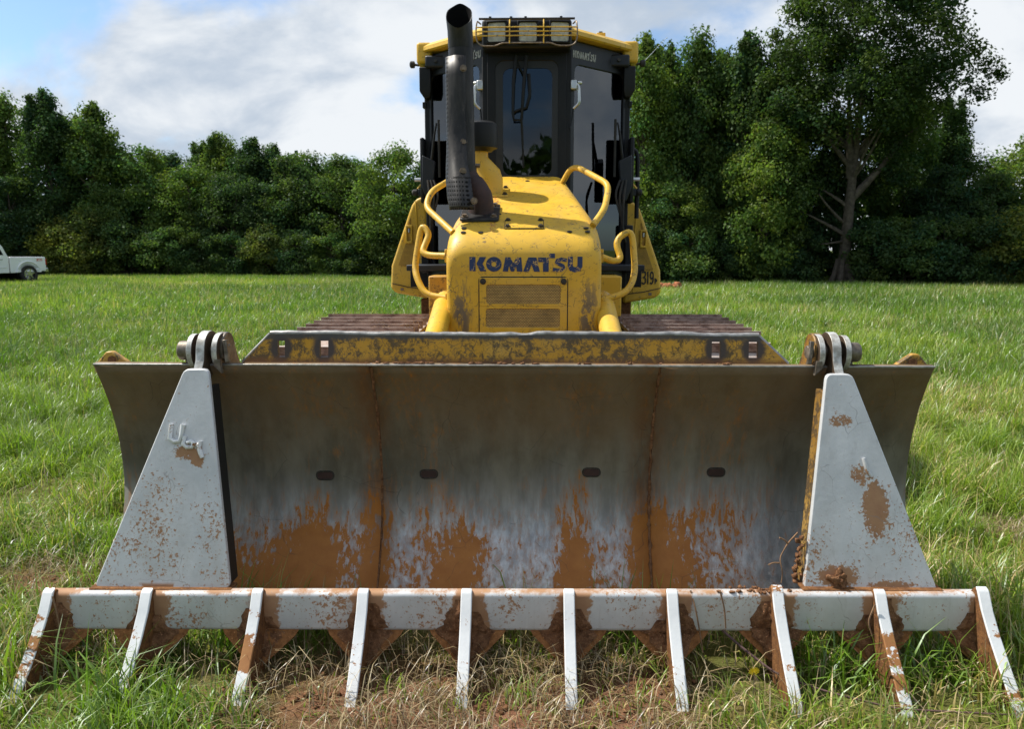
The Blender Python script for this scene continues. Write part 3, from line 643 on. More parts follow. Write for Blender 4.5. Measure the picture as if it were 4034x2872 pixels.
# air intake
AI = MB(); AI.tube([(-.215, 4.72, 1.84), (-.215, 4.72, 1.945), (-.222, 4.72, 1.965), (-.272, 4.72, 2.055), (-.275, 4.72, 2.12)], [.083, .083, .081, .056, .052], 28)
ai = AI.build('intake_duct', 'panel_yellow', DZ, smooth=30)
fl = MB(); fl.prism(rrect(-.33, -.098, 4.62, 4.83, .012, 3), lambda u, v, t: (u, v, hood_top(v) + .012 - .011 * t)); fl.build('duct_flange', 'panel_yellow', ai, bevel=.002)
for x, y in ((-.118, 4.645), (-.118, 4.80)): add_bolt(BOLT, 'bolt', ai, hp(x, y, .012), (0, -.3, .95))
CP = MB(); cs = []
for r, z in ((.070, 2.105), (.085, 2.118), (.104, 2.125), (.106, 2.14), (.106, 2.245), (.103, 2.262), (.085, 2.275), (.03, 2.280)): cs.append([(-.268 + r * math.cos(2 * math.pi * k / 32), 4.72 + r * math.sin(2 * math.pi * k / 32), z) for k in range(32)])
CP.loft(cs); CP.build('pre_cleaner_cap', 'black_plastic', ai, smooth=40)

# lift cylinders
for sx_ in (-1, 1):
    b = MB(); b.tube([(sx_ * .432, 4.25, 1.268), (sx_ * .432, 4.20, 1.252), (sx_ * .432, 3.68, 1.085)], [.040, .054, .054], 24); cyl = b.build('lift_cylinder', 'panel_yellow', DZ, smooth=45)
    MB().tube([(sx_ * .432, 3.70, 1.092), (sx_ * .432, 3.66, 1.079)], .058, 24).build('cylinder_head', 'panel_yellow', cyl)
    for k in range(8):
        a = 2 * math.pi * k / 8; add_bolt(BOLT, 'bolt', cyl, (sx_ * .432 + .043 * math.cos(a), 3.658 - .013 * math.sin(a), 1.079 + .043 * math.sin(a)), (0, -.95, -.31))
    MB().tube([(sx_ * .432, 3.66, 1.079), (sx_ * .432, 3.34, .98)], .03, 16).build('piston_rod', 'chrome', cyl)

# cab
CX = .008
cabp = lambda sx_: [Vector((CX + sx_ * .258, 5.20, 0)), Vector((CX + sx_ * .70, 5.62, 0)), Vector((CX + sx_ * .715, 6.85, 0))]
CAB = MB(); CAB.box(CX - .70, CX + .70, 5.66, 6.85, 1.22, 1.36); CAB.box(CX - .25, CX + .25, 5.24, 5.7, 1.22, 1.36)
cab = CAB.build('cab', 'cab_grey', DZ, bevel=.006)
for sx_ in (-1, 1):
    p = cabp(sx_)
    d = (p[1] - p[0]).normalized(); nrm = Vector((d.y * sx_, -d.x * sx_, 0)); L = (p[1] - p[0]).length
    fr = lambda u, v, t: p[0] + d * u - nrm * (.035 * t) + Vector((0, 0, v))
    door = MB().framed((0.012, L - .01, 1.30, 2.868), (.075, L - .035, 1.40, 2.725), .05, fr).build('door', 'cab_grey', cab, bevel=.004)
    MB().prism(rrect(.07, L - .03, 1.395, 2.73, .04), lambda u, v, t: p[0] + d * u - nrm * (.012 + .006 * t) + Vector((0, 0, v))).build('door_glass', 'door_glass', door)
    MB().prism(rrect(.058, L - .020, 1.375, 2.745, .055), lambda u, v, t: p[0] + d * u - nrm * (.0375 + .004 * t) + Vector((0, 0, v)))  # (reveal kept open)
    # corner post between windscreen and door, rear post and side frame
    MB().beam((p[0].x + sx_ * .008, p[0].y + .03, 1.25), (p[0].x + sx_ * .008, p[0].y + .03, 2.868), .05, .05, (0, 1, 0)).build('corner_post', 'black_plastic', cab, bevel=.006)
    MB().beam((p[1].x, p[1].y + .02, 1.25), (p[1].x, p[1].y + .02, 2.868), .045, .06, (0, 1, 0)).build('side_post', 'black_plastic', cab, bevel=.008)
    sf = lambda u, v, t: (p[1].x + (p[2].x - p[1].x) * (u - 5.66) / 1.19 - sx_ * .04 * t, u, v)
    side = MB().framed((5.66, 6.84, 1.30, 2.868), (5.74, 6.72, 1.75, 2.74), .06, sf).build('side_frame', 'cab_grey', cab, bevel=.004)
    MB().prism(rrect(5.735, 6.725, 1.745, 2.745, .05), lambda u, v, t: (p[1].x + (p[2].x - p[1].x) * (u - 5.66) / 1.19 - sx_ * (.014 + .006 * t), u, v)).build('side_glass', 'cab_glass', side)
    # maker's name on the header
    lf = lambda u, v, t: p[0] + d * ((.055 + u * .0278) if sx_ > 0 else (.055 + (8 - u) * .0278)) + nrm * (.003 - .003 * t) + Vector((0, 0, 2.765 + v * .045))
    lettering('lettering', LOGO, lf, 'decal_grey', door)
    # bright latch handle and its stay
    hb = p[0] + d * .045 + nrm * .02
    h = MB(); h.tube([hb + Vector((0, 0, 2.60)), hb + nrm * .03 + d * .015 + Vector((0, 0, 2.585)), hb + nrm * .035 + d * .018 + Vector((0, 0, 2.47)), hb + d * .002 + Vector((0, 0, 2.44))], .010, 8, smooth=.02)
    ho = h.build('door_handle', 'silver_metal', cab); k = hb + Vector((0, 0, 2.565)); MB().box(k.x - .020, k.x + .020, k.y - .03, k.y + .03, 2.555, 2.615).build('latch_block', 'silver_metal', ho, bevel=.006)
    MB().tube([hb + nrm * .02 + d * .012 + Vector((0, 0, 2.60)), hb + nrm * .03 + d * .04 + Vector((0, 0, 2.60))], .012, 8).build('latch_button', 'silver_metal', ho)
    MB().tube([hb + Vector((0, 0, 2.45)), hb + Vector((0, 0, 2.38)) - nrm * .01, hb - d * .03 + Vector((0, 0, 2.31))], .005, 6).build('stay_cable', 'black_plastic', ho)
# windscreen
wf = lambda u, v, t: (u, 5.198 + .03 * t, v)
ws = MB().framed((CX - .258, CX + .258, 1.36, 2.868), (CX - .205, CX + .205, 1.96, 2.735), .055, wf).build('windscreen_frame', 'black_plastic', cab, bevel=.004)
MB().prism(rrect(CX - .21, CX + .21, 1.955, 2.74, .05), lambda u, v, t: (u, 5.210 + .006 * t, v)).build('windscreen', 'cab_glass', ws)
MB().framed((CX - .205, CX + .205, 1.96, 2.735), (CX - .155, CX + .165, 2.015, 2.69), .05, lambda u, v, t: (u, 5.204 + .004 * t, v)).build('windscreen_border', 'decal_black', ws)
# rear wall with window
rf = lambda u, v, t: (u, 6.85 - .04 * t, v)
rw = MB().framed((CX - .715, CX + .715, 1.30, 2.868), (CX - .55, CX + .55, 1.9, 2.72), .06, rf).build('rear_frame', 'cab_grey', cab)
MB().prism(rrect(CX - .56, CX + .56, 1.89, 2.73, .05), lambda u, v, t: (u, 6.83 + .006 * t, v)).build('rear_glass', 'cab_glass', rw)
# roof
rp = [(-.28, 5.14), (.28, 5.14), (.735, 5.57), (.752, 5.70), (.752, 6.9), (-.752, 6.9), (-.752, 5.70), (-.735, 5.57)]
RF = MB(); RF.loft([[(CX + x * s_, 6.0 + (y - 6.0) * s_, z) for x, y in rp] for s_, z in ((.995, 2.876), (1.008, 2.886), (1.003, 2.912), (.955, 2.940), (.6, 2.962))])
roof = RF.build('roof', 'panel_yellow', cab, smooth=30)
for sx_ in (-1, 1):
    MB().box(CX + sx_ * .655, CX + sx_ * .765, 5.55, 5.68, 2.80, 2.945).build('roof_corner', 'panel_yellow', roof, bevel=.02, seg=3)
MB().box(.48, .54, 5.5, 5.58, 2.93, 2.985).build('roof_lug', 'panel_yellow', roof, bevel=.004); MB().tube([(.51, 5.54, 2.985), (.51, 5.54, 3.0)], .014, 6).build('lug_bolt', 'bolt_dark', roof)
# work lights in their black housing with wire guard
LB = MB(); LB.box(-.275, .29, 5.085, 5.22, 2.785, 2.962); lb = LB.build('light_bar', 'black_plastic', cab, bevel=.02, seg=3)
for x, tl in ((-.182, -.12), (.014, 0), (.215, .12)):
    q = MB(); q.framed((x - .066, x + .066, 2.808, 2.942), (x - .056, x + .056, 2.818, 2.932), .014, lambda u, v, t: (u, 5.052 + (u - x) * tl + .02 * t, v)); wl = q.build('work_light', 'black_plastic', cab, bevel=.003)
    MB().prism(rrect(x - .0555, x + .0555, 2.8185, 2.9315, .013), lambda u, v, t: (u, 5.062 + (u - x) * tl + .006 * t, v)).build('lens', 'lens', wl)
G = MB(); G.tube([(-.285, 5.14, 2.945), (-.30, 5.0, 2.925), (-.306, 4.985, 2.86), (-.30, 4.98, 2.795), (-.27, 4.98, 2.772), (-.185, 4.98, 2.772), (-.145, 4.98, 2.79), (.155, 4.98, 2.79), (.20, 4.98, 2.772), (.285, 4.98, 2.772), (.315, 4.98, 2.795), (.32, 4.985, 2.86), (.314, 5.0, 2.925), (.30, 5.14, 2.945)], .0048, 7, smooth=.03)
g = G.build('light_guard', 'bolt_worn', cab)
for z in (2.882, 2.857, 2.832): MB().tube([(-.306, 4.982, z), (.008, 4.972, z), (.318, 4.982, z)], .0042, 7).build('guard_rod', 'rail_yellow', g)
for x in (-.098, .112): MB().tube([(x, 4.978, 2.786), (x, 4.978, 2.90), (x, 5.03, 2.942)], .0042, 7).build('guard_upright', 'rail_yellow', g)
MB().tube([(-.29, 5.03, 2.945), (.305, 5.03, 2.945)], .007, 7).build('guard_top_bar', 'bolt_dark', g)
for x in (-.22, -.09, .0, .22): MB().tube([(x, 5.03, 2.947), (x, 5.03, 2.958)], .009, 6).build('guard_bolt', 'bolt_dark', g)
# wipers of the windscreen
for name, pts in (('wiper', [(-.060, 5.17, 2.76), (-.078, 5.16, 2.60), (-.082, 5.165, 2.40), (-.072, 5.165, 2.36), (-.025, 5.165, 2.36)]), ('wiper', [(.006, 5.17, 2.76), (-.012, 5.16, 2.58), (-.026, 5.165, 2.36), (-.022, 5.185, 2.30), (-.012, 5.19, 2.06)]),
                  ('wiper', [(.02, 5.18, 2.65), (.028, 5.18, 2.52), (.005, 5.18, 2.44), (-.06, 5.18, 2.42), (-.085, 5.18, 2.40)])):
    MB().tube(pts, [.012, .011, .008, .008, .006], 7).build(name, 'black_plastic', cab)
MB().tube([(-.06, 5.17, 2.73), (0.0, 5.17, 2.62)], .006, 6).build('wiper_link', 'black_plastic', cab)
# fittings at the cab corners
for sx_ in (-1, 1):
    X = lambda v: CX + sx_ * v
    MB().box(X(.52), X(.70), 5.50, 5.60, 2.765, 2.845).build('corner_bracket', 'cab_grey', cab, bevel=.012)
    MB().tube([(X(.625), 5.495, 2.806), (X(.625), 5.48, 2.806)], .012, 6).build('bracket_bolt', 'bolt_dark', cab)
    b = MB(); b.loft([[(X(x), y, z) for x, y in ((.665, 5.53), (.745, 5.53), (.745, 5.62), (.665, 5.62))] for z in (2.775, 2.615)] + [[(X(x), y, 2.57) for x, y in ((.675, 5.54), (.715, 5.54), (.715, 5.61), (.675, 5.61))]])
    b.build('hinge_cover', 'black_plastic', cab, bevel=.006)
    kn = MB(); kn.tube([(X(.755), 5.62, 2.805), (X(.79), 5.62, 2.81)], .008, 8); ko = kn.build('knob_rod', 'bolt_dark', cab)
    MB().tube([(X(.785), 5.62, 2.81), (X(.79), 5.62, 2.81), (X(.815), 5.62, 2.81), (X(.822), 5.62, 2.81)], [.013, .024, .024, .013], 16).build('rubber_knob', 'black_rubber', ko)
    for z in (2.535, 2.24): MB().box(X(.708), X(.735), 5.60, 5.66, z - .02, z + .02).build('door_hinge', 'black_plastic', cab, bevel=.004)
    # angular wiper box, hose and mirror arm at sill height
    pl_ = MB(); pl_.prism([(.63, 2.13), (.72, 2.17), (.725, 1.96), (.69, 1.86), (.655, 1.86)], lambda u, v, t: (X(u), 5.42 + .06 * t, v)); pl_.build('wiper_motor_cover', 'cab_grey', cab, bevel=.006)
    MB().tube([(X(.66), 5.44, 2.10), (X(.63), 5.40, 2.30), (X(.615), 5.40, 2.38)], [.012, .008, .006], 7).build('door_wiper', 'black_plastic', cab)
    MB().tube([(X(.60), 5.40, 2.40), (X(.60), 5.41, 2.02)], .009, 6).build('wiper_blade', 'black_rubber', cab)
    MB().box(X(.715), X(.745), 5.50, 5.62, 1.85, 2.30).build('sill_rail', 'black_plastic', cab, bevel=.01)
    MB().tube([(X(.735), 5.60, 2.02), (X(.80), 5.60, 2.02)], .014, 10).build('grab_bar', 'silver_metal', cab); MB().tube([(X(.74), 5.60, 2.0), (X(.78), 5.60, 1.955)], .008, 8).build('bar_stay', 'rail_yellow', cab)
    mb = MB(); mb.box(X(.735), X(.775), 5.58, 5.63, 1.905, 1.955); mo = mb.build('stop_bracket', 'cab_grey', cab, bevel=.004)
    MB().tube([(X(.775), 5.60, 1.93), (X(.785), 5.60, 1.93), (X(.81), 5.60, 1.93), (X(.82), 5.60, 1.93)], [.012, .023, .023, .012], 14).build('rubber_stop', 'black_rubber', mo)
    for j in range(3): MB().tube([(X(.64 + .02 * j), 5.40, 2.0), (X(.60 + .03 * j), 5.36, 1.90 - .02 * j), (X(.66), 5.38, 1.70 - .03 * j), (X(.69), 5.45, 1.58)], .008, 6, smooth=.05).build('hose', 'black_rubber', cab)
    MB().box(X(.70), X(.76), 5.58, 5.70, 1.36, 1.70).build('side_sill', 'black_plastic', cab, bevel=.01)
MB().tube([(.745, 5.66, 2.24), (.79, 5.66, 2.22), (.80, 5.66, 2.15), (.80, 5.66, 1.75)], .016, 9, smooth=.04).build('side_grab_rail', 'black_plastic', cab)
MB().tube([(.80, 5.62, 2.80), (1.0, 5.75, 3.02)], .0014, 5).build('antenna', 'silver_metal', cab)
# seat and controls behind the glass
st = MB(); st.box(CX - .24, CX + .24, 5.95, 6.42, 1.62, 1.76); seat = st.build('seat', 'interior', cab, bevel=.04, seg=3)
b = MB(); b.loft([[(CX + x, 6.36 + (z - 1.72) * .15 + y, z) for x, y in rrect(-w_, w_, -.06, .06, .04, 3)] for w_, z in ((.22, 1.72), (.25, 1.95), (.22, 2.25), (.16, 2.33))]); b.build('backrest', 'interior', seat, smooth=50)
MB().prism(rrect(CX - .13, CX + .13, 2.36, 2.52, .05), lambda u, v, t: (u, 6.40 + .09 * t, v)).build('headrest', 'interior', seat, bevel=.02)
for sx_ in (-1, 1): MB().box(CX + sx_ * .30, CX + sx_ * .46, 5.75, 6.4, 1.4, 1.85).build('console', 'interior', cab, bevel=.03)
MB().loft([[(CX + x, 5.36 + y, z) for x, y in ((-.2, 0), (.2, 0), (.2, .16), (-.2, .16))] for z in (1.4, 1.98)]).build('dashboard', 'interior', cab, bevel=.03)

# side tank and radiator housings behind the cab
def num_polys():
    d3 = stroke([(0, .93), (.16, 1), (.36, .93), (.40, .76), (.30, .56), (.16, .53)], .13) + stroke([(.30, .54), (.42, .40), (.42, .2), (.3, .05), (.12, .03), (0, .12)], .13)
    d1 = [[(.62, 0), (.75, 0), (.75, 1.03), (.66, 1.03), (.62, .93)], [(.56, .82), (.66, .93), (.64, 1.0), (.53, .88)]]
    ring = [(1.14 + .18 * math.cos(R(a)), .70 + .26 * math.sin(R(a))) for a in range(0, 361, 30)]
    d9 = stroke(ring, .13) + stroke([(1.32, .70), (1.31, .35), (1.22, .1), (1.08, .03), (.96, .10)], .13)
    return d3 + d1 + d9
for sx_ in (-1, 1):
    dz = 0 if sx_ < 0 else -.035
    ol = [(.775, 1.14), (1.035, 1.185), (1.072, 1.225), (1.062, 1.40), (.912, 1.82), (.89, 1.875), (.855, 1.92), (.80, 1.938), (.775, 1.938)]
    H = MB(); H.prism([(sx_ * u + (.0 if sx_ < 0 else -.005), v + dz) for u, v in ol], lambda u, v, t: (u, 6.10 + 1.0 * t, v)); ho = H.build('side_housing', 'panel_yellow', DZ, bevel=.022, seg=4)
    MB().prism([(sx_ * u - (.005 if sx_ > 0 else 0), v + dz) for u, v in ((.862, 1.385), (1.005, 1.405), (.925, 1.63), (.885, 1.60), (.868, 1.56))], lambda u, v, t: (u, 6.092 + .006 * t, v)).build('mesh_panel', 'fender_screen', ho, bevel=.002)
    MB().prism([(sx_ * u - (.005 if sx_ > 0 else 0), v + dz) for u, v in ((.918, 1.68), (.945, 1.66), (.905, 1.775), (.90, 1.76))], lambda u, v, t: (u, 6.092 + .006 * t, v)).build('mesh_panel', 'fender_screen', ho)
    MB().framed((sx_ * .915 - .026, sx_ * .915 + .026, 1.575 + dz, 1.715 + dz), (sx_ * .915 - .014, sx_ * .915 + .014, 1.592 + dz, 1.698 + dz), .008, lambda u, v, t: (u, 6.078 + .02 * t, v)).build('latch_frame', 'panel_yellow', ho, bevel=.004)
    MB().tube([(sx_ * .915, 6.088, 1.66 + dz), (sx_ * .915, 6.088, 1.69 + dz)], .008, 8).build('latch', 'silver_metal', ho)
    MB().tube([(sx_ * .80, 6.094, 1.215 + dz), (sx_ * .93, 6.094, 1.232 + dz), (sx_ * 1.06, 6.094, 1.262 + dz)], .0035, 5).build('panel_joint', 'decal_black', ho)
    MB().tube([(sx_ * .845, 6.10, 1.22 + dz), (sx_ * .845, 6.095, 1.60 + dz), (sx_ * .86, 6.095, 1.9 + dz)], .004, 5).build('panel_edge', 'panel_yellow', ho)
    MB().box(sx_ * .98 - .012, sx_ * .98 + .012, 6.094, 6.10, 1.225 + dz - .02, 1.245 + dz - .02).build('lock', 'bolt_worn', ho)
    if sx_ > 0:
        lettering('unit_number', num_polys(), lambda u, v, t: (.915 + u * .066, 6.094 + .006 * t, 1.258 + v * .098), 'decal_black', ho)
        lettering('unit_mark', stroke([(0, 0), (0, 1)], .25) + stroke([(0, .9), (.4, .75), (.35, .5), (0, .45)], .22), lambda u, v, t: (1.018 + u * .030, 6.094 + .006 * t, 1.262 + v * .04), 'decal_black', ho)
    MB().box(sx_ * .66, sx_ * .84, 6.15, 6.6, .98, 1.14).build('final_drive_guard', 'rust_side', DZ, bevel=.01); MB().box(sx_ * .72, sx_ * .80, 6.2, 6.5, .6, .98).build('drive_bracket', 'rust_side', DZ)

# main frame, tracks
MB().box(-.38, .38, 4.1, 6.8, .45, .82).build('main_frame', 'lug_yellow', DZ, bevel=.01)
SH = MB(); SH.box(-.333, .333, -.082, .082, -.012, .012)
for y, hgt in ((-.078, .05),): SH.loft([[(-.333, y - .008, 0.01), (.333, y - .008, .01), (.333, y + .012, .01), (-.333, y + .012, .01)], [(-.333, y - .004, hgt + .01), (.333, y - .004, hgt + .01), (.333, y + .007, hgt + .01), (-.333, y + .007, hgt + .01)]])
shv = np.array(SH.v); shme = bpy.data.meshes.new('track_shoe'); shme.from_pydata(shv.tolist(), [], SH.f); shme.materials.append(MATS['track_steel'])
bm_ = bmesh.new(); bm_.from_mesh(shme); bmesh.ops.recalc_face_normals(bm_, faces=bm_.faces); bm_.to_mesh(shme); bm_.free()
for sx_ in (-1, 1):
    fr_ = MB(); fr_.box(sx_ * .82, sx_ * 1.08, 4.3, 6.3, .28, .62); tf = fr_.build('track_frame', 'lug_yellow', DZ, bevel=.02)
    for yc, rad in ((4.23, .43), (6.33, .37)): MB().tube([(sx_ * .90, yc, .53 if yc < 5 else .465), (sx_ * 1.0, yc, .53 if yc < 5 else .465)], rad, 36).build('idler' if yc < 5 else 'sprocket', 'track_steel', tf, bevel=.01)
    trk = bpy.data.objects.new('track', None); link(trk, DZ); trk.location = Vector((sx_ * .953, 5.28, 0)) - WLOC[DZ]; WLOC[trk] = Vector((sx_ * .953, 5.28, 0))
    y0, y1, zc_, rd = 4.23, 6.33, .53, .50; Ls = y1 - y0; P = 2 * Ls + 2 * math.pi * rd; N = 43; off = .06 if sx_ < 0 else .02
    for k in range(N):
        s_ = (k / N * P + off) % P
        if s_ < Ls: y = y1 - s_; z = float(np.interp(y, [4.23, 5.05, 5.6, 6.33], [1.03, 1.048, .985, .90])); a = -(float(np.interp(y + .05, [4.23, 5.05, 5.6, 6.33], [1.03, 1.048, .985, .90])) - float(np.interp(y - .05, [4.23, 5.05, 5.6, 6.33], [1.03, 1.048, .985, .90]))) / -.1
        elif s_ < Ls + math.pi * rd: t = (s_ - Ls) / rd; y, z, a = y0 - rd * math.sin(t), zc_ + rd * math.cos(t), t
        elif s_ < 2 * Ls + math.pi * rd: y, z, a = y0 + (s_ - Ls - math.pi * rd), zc_ - rd, math.pi
        else: t = (s_ - 2 * Ls - math.pi * rd) / rd; y, z, a = y1 + .43 * math.sin(t), .465 - .435 * math.cos(t), math.pi + t
        so = bpy.data.objects.new('shoe', shme); link(so, trk); so.location = Vector((sx_ * .953, y, z)) - WLOC[trk]; so.rotation_euler = (a, 0, 0)
    # push arm
    MB().beam((sx_ * .56, 5.2, .42), (sx_ * .52, 3.35, .40), .12, .2).build('push_arm', 'lug_yellow', DZ, bevel=.01)
MB().box(-.50, .50, 3.42, 3.62, .25, .75).build('blade_trunnion', 'lug_yellow', DZ, bevel=.01)

# blade
BX = -.05
def prof(z):     # moldboard front face: Y at height z
    t = (z - .10) / .97; return 3.0 + .185 * (1 - ((t - .44) / .56) ** 2) if t > .44 else 3.0 + .185 * (1 - ((.44 - t) / .44) ** 2 * 1.0)
def bhw(z): return 1.690 - .028 * (z - .1)
def blade_panel(name, x0, x1, l_edge, r_edge, parent):
    b = MB(); nz = 26; nx = max(2, int((x1 - x0) / .12)); vs = []
    for i in range(nz + 1):
        z = .10 + .97 * i / nz
        a = BX - bhw(z) if l_edge else x0; c = BX + bhw(z) if r_edge else x1
        for j in range(nx + 1):
            x = a + (c - a) * j / nx; vs.append((x, prof(z) + .004 * math.sin(3.1 * x + 2 * z), z))
    n = nx + 1; fs = [(i * n + j, i * n + j + 1, (i + 1) * n + j + 1, (i + 1) * n + j) for i in range(nz) for j in range(nx)]
    b.add(vs, fs); o = b.build(name, 'blade_steel', parent, smooth=60, fix=False)
    md = o.modifiers.new('Solid', 'SOLIDIFY'); md.thickness = .022; md.offset = -1; return o
bl = bpy.data.objects.new('blade', None); link(bl, DZ); bl.location = Vector((BX, 3.1, 0)) - WLOC[DZ]; WLOC[bl] = Vector((BX, 3.1, 0))
bl['label'] = 'wide curved steel blade smeared with clay, yellow guard plate on top'
blade_panel('moldboard', BX - 1.7, -.606, True, False, bl); blade_panel('moldboard', -.596, .540, False, False, bl); blade_panel('moldboard', .550, BX + 1.7, False, True, bl)
for x in (-.601, .545):     # weld seams
    b = MB(); pts = []; rs = []
    for i in range(60): z = .10 + .97 * i / 59; pts.append((x + random.uniform(-.0025, .0025), prof(z) + .006, z)); rs.append(.0075 + random.uniform(-.0025, .003))
    b.tube(pts, rs, 6); b.build('weld_seam', 'mud', bl)
MB().beam((BX - 1.69, 2.99, .055), (BX + 1.69, 2.99, .055), .13, .025, (0, -.9, .5)).build('cutting_edge', 'edge_steel', bl, bevel=.003)
tp = MB(); tp.box(BX - 1.664, BX + 1.664, 2.997, 3.03, 1.0705, 1.078); tp.build('top_edge', 'edge_steel', bl, bevel=.002)
# rear stiffeners
for z in (.35, .75): MB().box(BX - 1.5, BX + 1.5, 3.22, 3.36, z, z + .06).build('rear_stiffener', 'lug_yellow', bl)
MB().box(BX - 1.5, BX + 1.5, 3.06, 3.26, .985, 1.03).build('rear_stiffener', 'lug_yellow', bl)
for x, z in ((-.846, .566), (-.399, .575), (.297, .586), (.825, .592)):   # oblong holes packed with dirt
    wv_ = lambda u, v: prof(v) + .004 * math.sin(3.1 * u + 2 * v); rp_ = rrect(x - .036, x + .036, z - .018, z + .018, .016); MB().tube([(u, wv_(u, v) + .001, v) for u, v in rp_ + rp_[:1]], .0045, 6, caps=False).build('slot_rim', 'bolt_dark', bl, smooth=60)
    MB().prism(rrect(x - .035, x + .035, z - .017, z + .017, .015), lambda u, v, t: (u, wv_(u, v) - .0015 + .02 * t, v)).build('slot_plug', 'rust_pipe', bl)
# yellow guard plate with four burnt slots and a rolled, battered lip
GP = MB(); X0, X1, XT0, XT1, ZB, ZT = -1.125, 1.057, -1.012, .940, 1.078, 1.190
def gpt(x, z, t):
    wob = .003 * math.sin(7 * x) + .0015 * math.sin(17 * x + 1); f = (z - ZB) / (ZT - ZB)
    return (x, 3.036 + .018 * t + .012 * f + wob * f, z + (f * (.0025 * math.sin(5 * x) + .0012 * math.sin(13 * x)) if f > .9 else 0))
sl = [(-.966, .014), (-.794, .017), (.771, .017), (.918, .018)]; zs0, zs1 = 1.102, 1.166
def gquad(xa, xb, za, zb, xta=None, xtb=None):
    n_ = max(1, int((xb - xa) / .08))
    for k in range(n_):
        a = xa + (xb - xa) * k / n_; b = xa + (xb - xa) * (k + 1) / n_; ta = (xta if (xta is not None and k == 0) else a); tb = (xtb if (xtb is not None and k == n_ - 1) else b)
        GP.add([gpt(a, za, 0), gpt(b, za, 0), gpt(tb, zb, 0), gpt(ta, zb, 0), gpt(a, za, 1), gpt(b, za, 1), gpt(tb, zb, 1), gpt(ta, zb, 1)],
               [(0, 1, 2, 3), (7, 6, 5, 4), (0, 4, 5, 1), (3, 2, 6, 7), (0, 3, 7, 4), (1, 5, 6, 2)])
cur = XT0 - .0
GP.add([gpt(X0, ZB, 0), gpt(XT0, ZB, 0), gpt(XT0, ZT, 0), gpt(X0, ZB, 1), gpt(XT0, ZB, 1), gpt(XT0, ZT, 1)], [(0, 1, 2), (5, 4, 3), (0, 2, 5, 3), (0, 3, 4, 1)])
for xs_, hw_ in sl:
    gquad(cur, xs_ - hw_, ZB, ZT); gquad(xs_ - hw_, xs_ + hw_, ZB, zs0); gquad(xs_ - hw_, xs_ + hw_, zs1, ZT); cur = xs_ + hw_
gquad(cur, XT1, ZB, ZT)
GP.add([gpt(XT1, ZB, 0), gpt(X1, ZB, 0), gpt(XT1, ZT, 0), gpt(XT1, ZB, 1), gpt(X1, ZB, 1), gpt(XT1, ZT, 1)], [(0, 1, 2), (5, 4, 3), (1, 4, 5, 2), (0, 3, 4, 1)])
gd = GP.build('guard_plate', 'guard_yellow', bl, smooth=0, fix=False)
lp, lr = [], []
for i in range(90):
    x = XT0 + (XT1 - XT0) * i / 89; q = gpt(x, ZT, .5); dent = -.006 if -.02 < x < .06 else 0
    lp.append((x, q[1] + .004, q[2] + .002 + dent + .001 * math.sin(23 * x) + random.uniform(-.0009, .0009))); lr.append(.0115 + random.uniform(-.0015, .0015))
MB().tube(lp, lr, 9).build('guard_lip', 'edge_steel', gd, smooth=60)
MB().tube([gpt(X0, ZB, .5), gpt(XT0, ZT, .5)], .009, 7).build('guard_lip', 'edge_steel', gd); MB().tube([gpt(X1, ZB, .5), gpt(XT1, ZT, .5)], .009, 7).build('guard_lip', 'edge_steel', gd)
# dirt crumbs along the foot of the guard plate
def lump(name, c, s, mat, parent, seed, sub=3, rough=.35):
    bm = bmesh.new(); bmesh.ops.create_icosphere(bm, subdivisions=sub, radius=1)
    for v in bm.verts:
        d = 1 + rough * (mnoise.noise(v.co * 1.6 + Vector((seed, 0, 0))) + .6 * mnoise.noise(v.co * 4 + Vector((0, seed, 0)))); v.co = Vector((v.co.x * d * s[0], v.co.y * d * s[1], v.co.z * d * s[2]))
    me = bpy.data.meshes.new(name); bm.to_mesh(me); bm.free(); me.materials.append(MATS[mat]); me.shade_smooth()
    o = bpy.data.objects.new(name, me); link(o, parent); o.location = Vector(c) - (WLOC[parent] if parent is not None else Vector()); WLOC[o] = Vector(c); return o
for k in range(34):
    x = random.choice((random.uniform(-.62, -.3), random.uniform(-.3, .45), random.uniform(.4, .9))); lump('dirt_crumb', (x, 3.012 + random.uniform(0, .012), 1.081), (random.uniform(.004, .018), .007, random.uniform(.002, .006)), 'mud', bl, k, 2, .8)
for xe, sg in ((-1.68, -1), (1.566, 1)):   # lifting eyes at the blade ends
    e = MB(); e.prism([(-.055, -.06), (-.05, -.01), (-.012, .032), (.012, .034), (.035, .018), (.075, -.01), (.08, -.06)] if sg < 0 else [(-.08, -.06), (-.075, -.01), (-.035, .018), (-.012, .034), (.012, .032), (.05, -.01), (.055, -.06)],
                  lambda u, v, t: (xe + u, 3.06 + .03 * t, 1.085 + v)); eo = e.build('lifting_eye', 'lug_yellow', bl, bevel=.005)
    MB().prism([(.018 * math.cos(R(a)), .018 * math.sin(R(a))) for a in range(0, 360, 24)], lambda u, v, t: (xe + u - sg * .012, 3.0575 + .034 * t, 1.083 + v)).build('eye_hole', 'mud', eo)
# yellow pin lugs on the blade
for xc_, sg in ((-1.205, 1), (1.165, -1)):
    q = MB(); out = [(3.07, .95), (3.045, 1.08), (3.0, 1.10)] + [(3.06 + .065 * math.cos(R(a)), 1.135 + .065 * math.sin(R(a))) for a in range(170, -1, -17)] + [(3.20, 1.02), (3.22, .95)]
    q.prism(out, lambda u, v, t: (xc_ - .02 + .04 * t, u, v)); q.build('pin_lug', 'pin_steel' if xc_ < 0 else 'web_yellow', bl, bevel=.004)

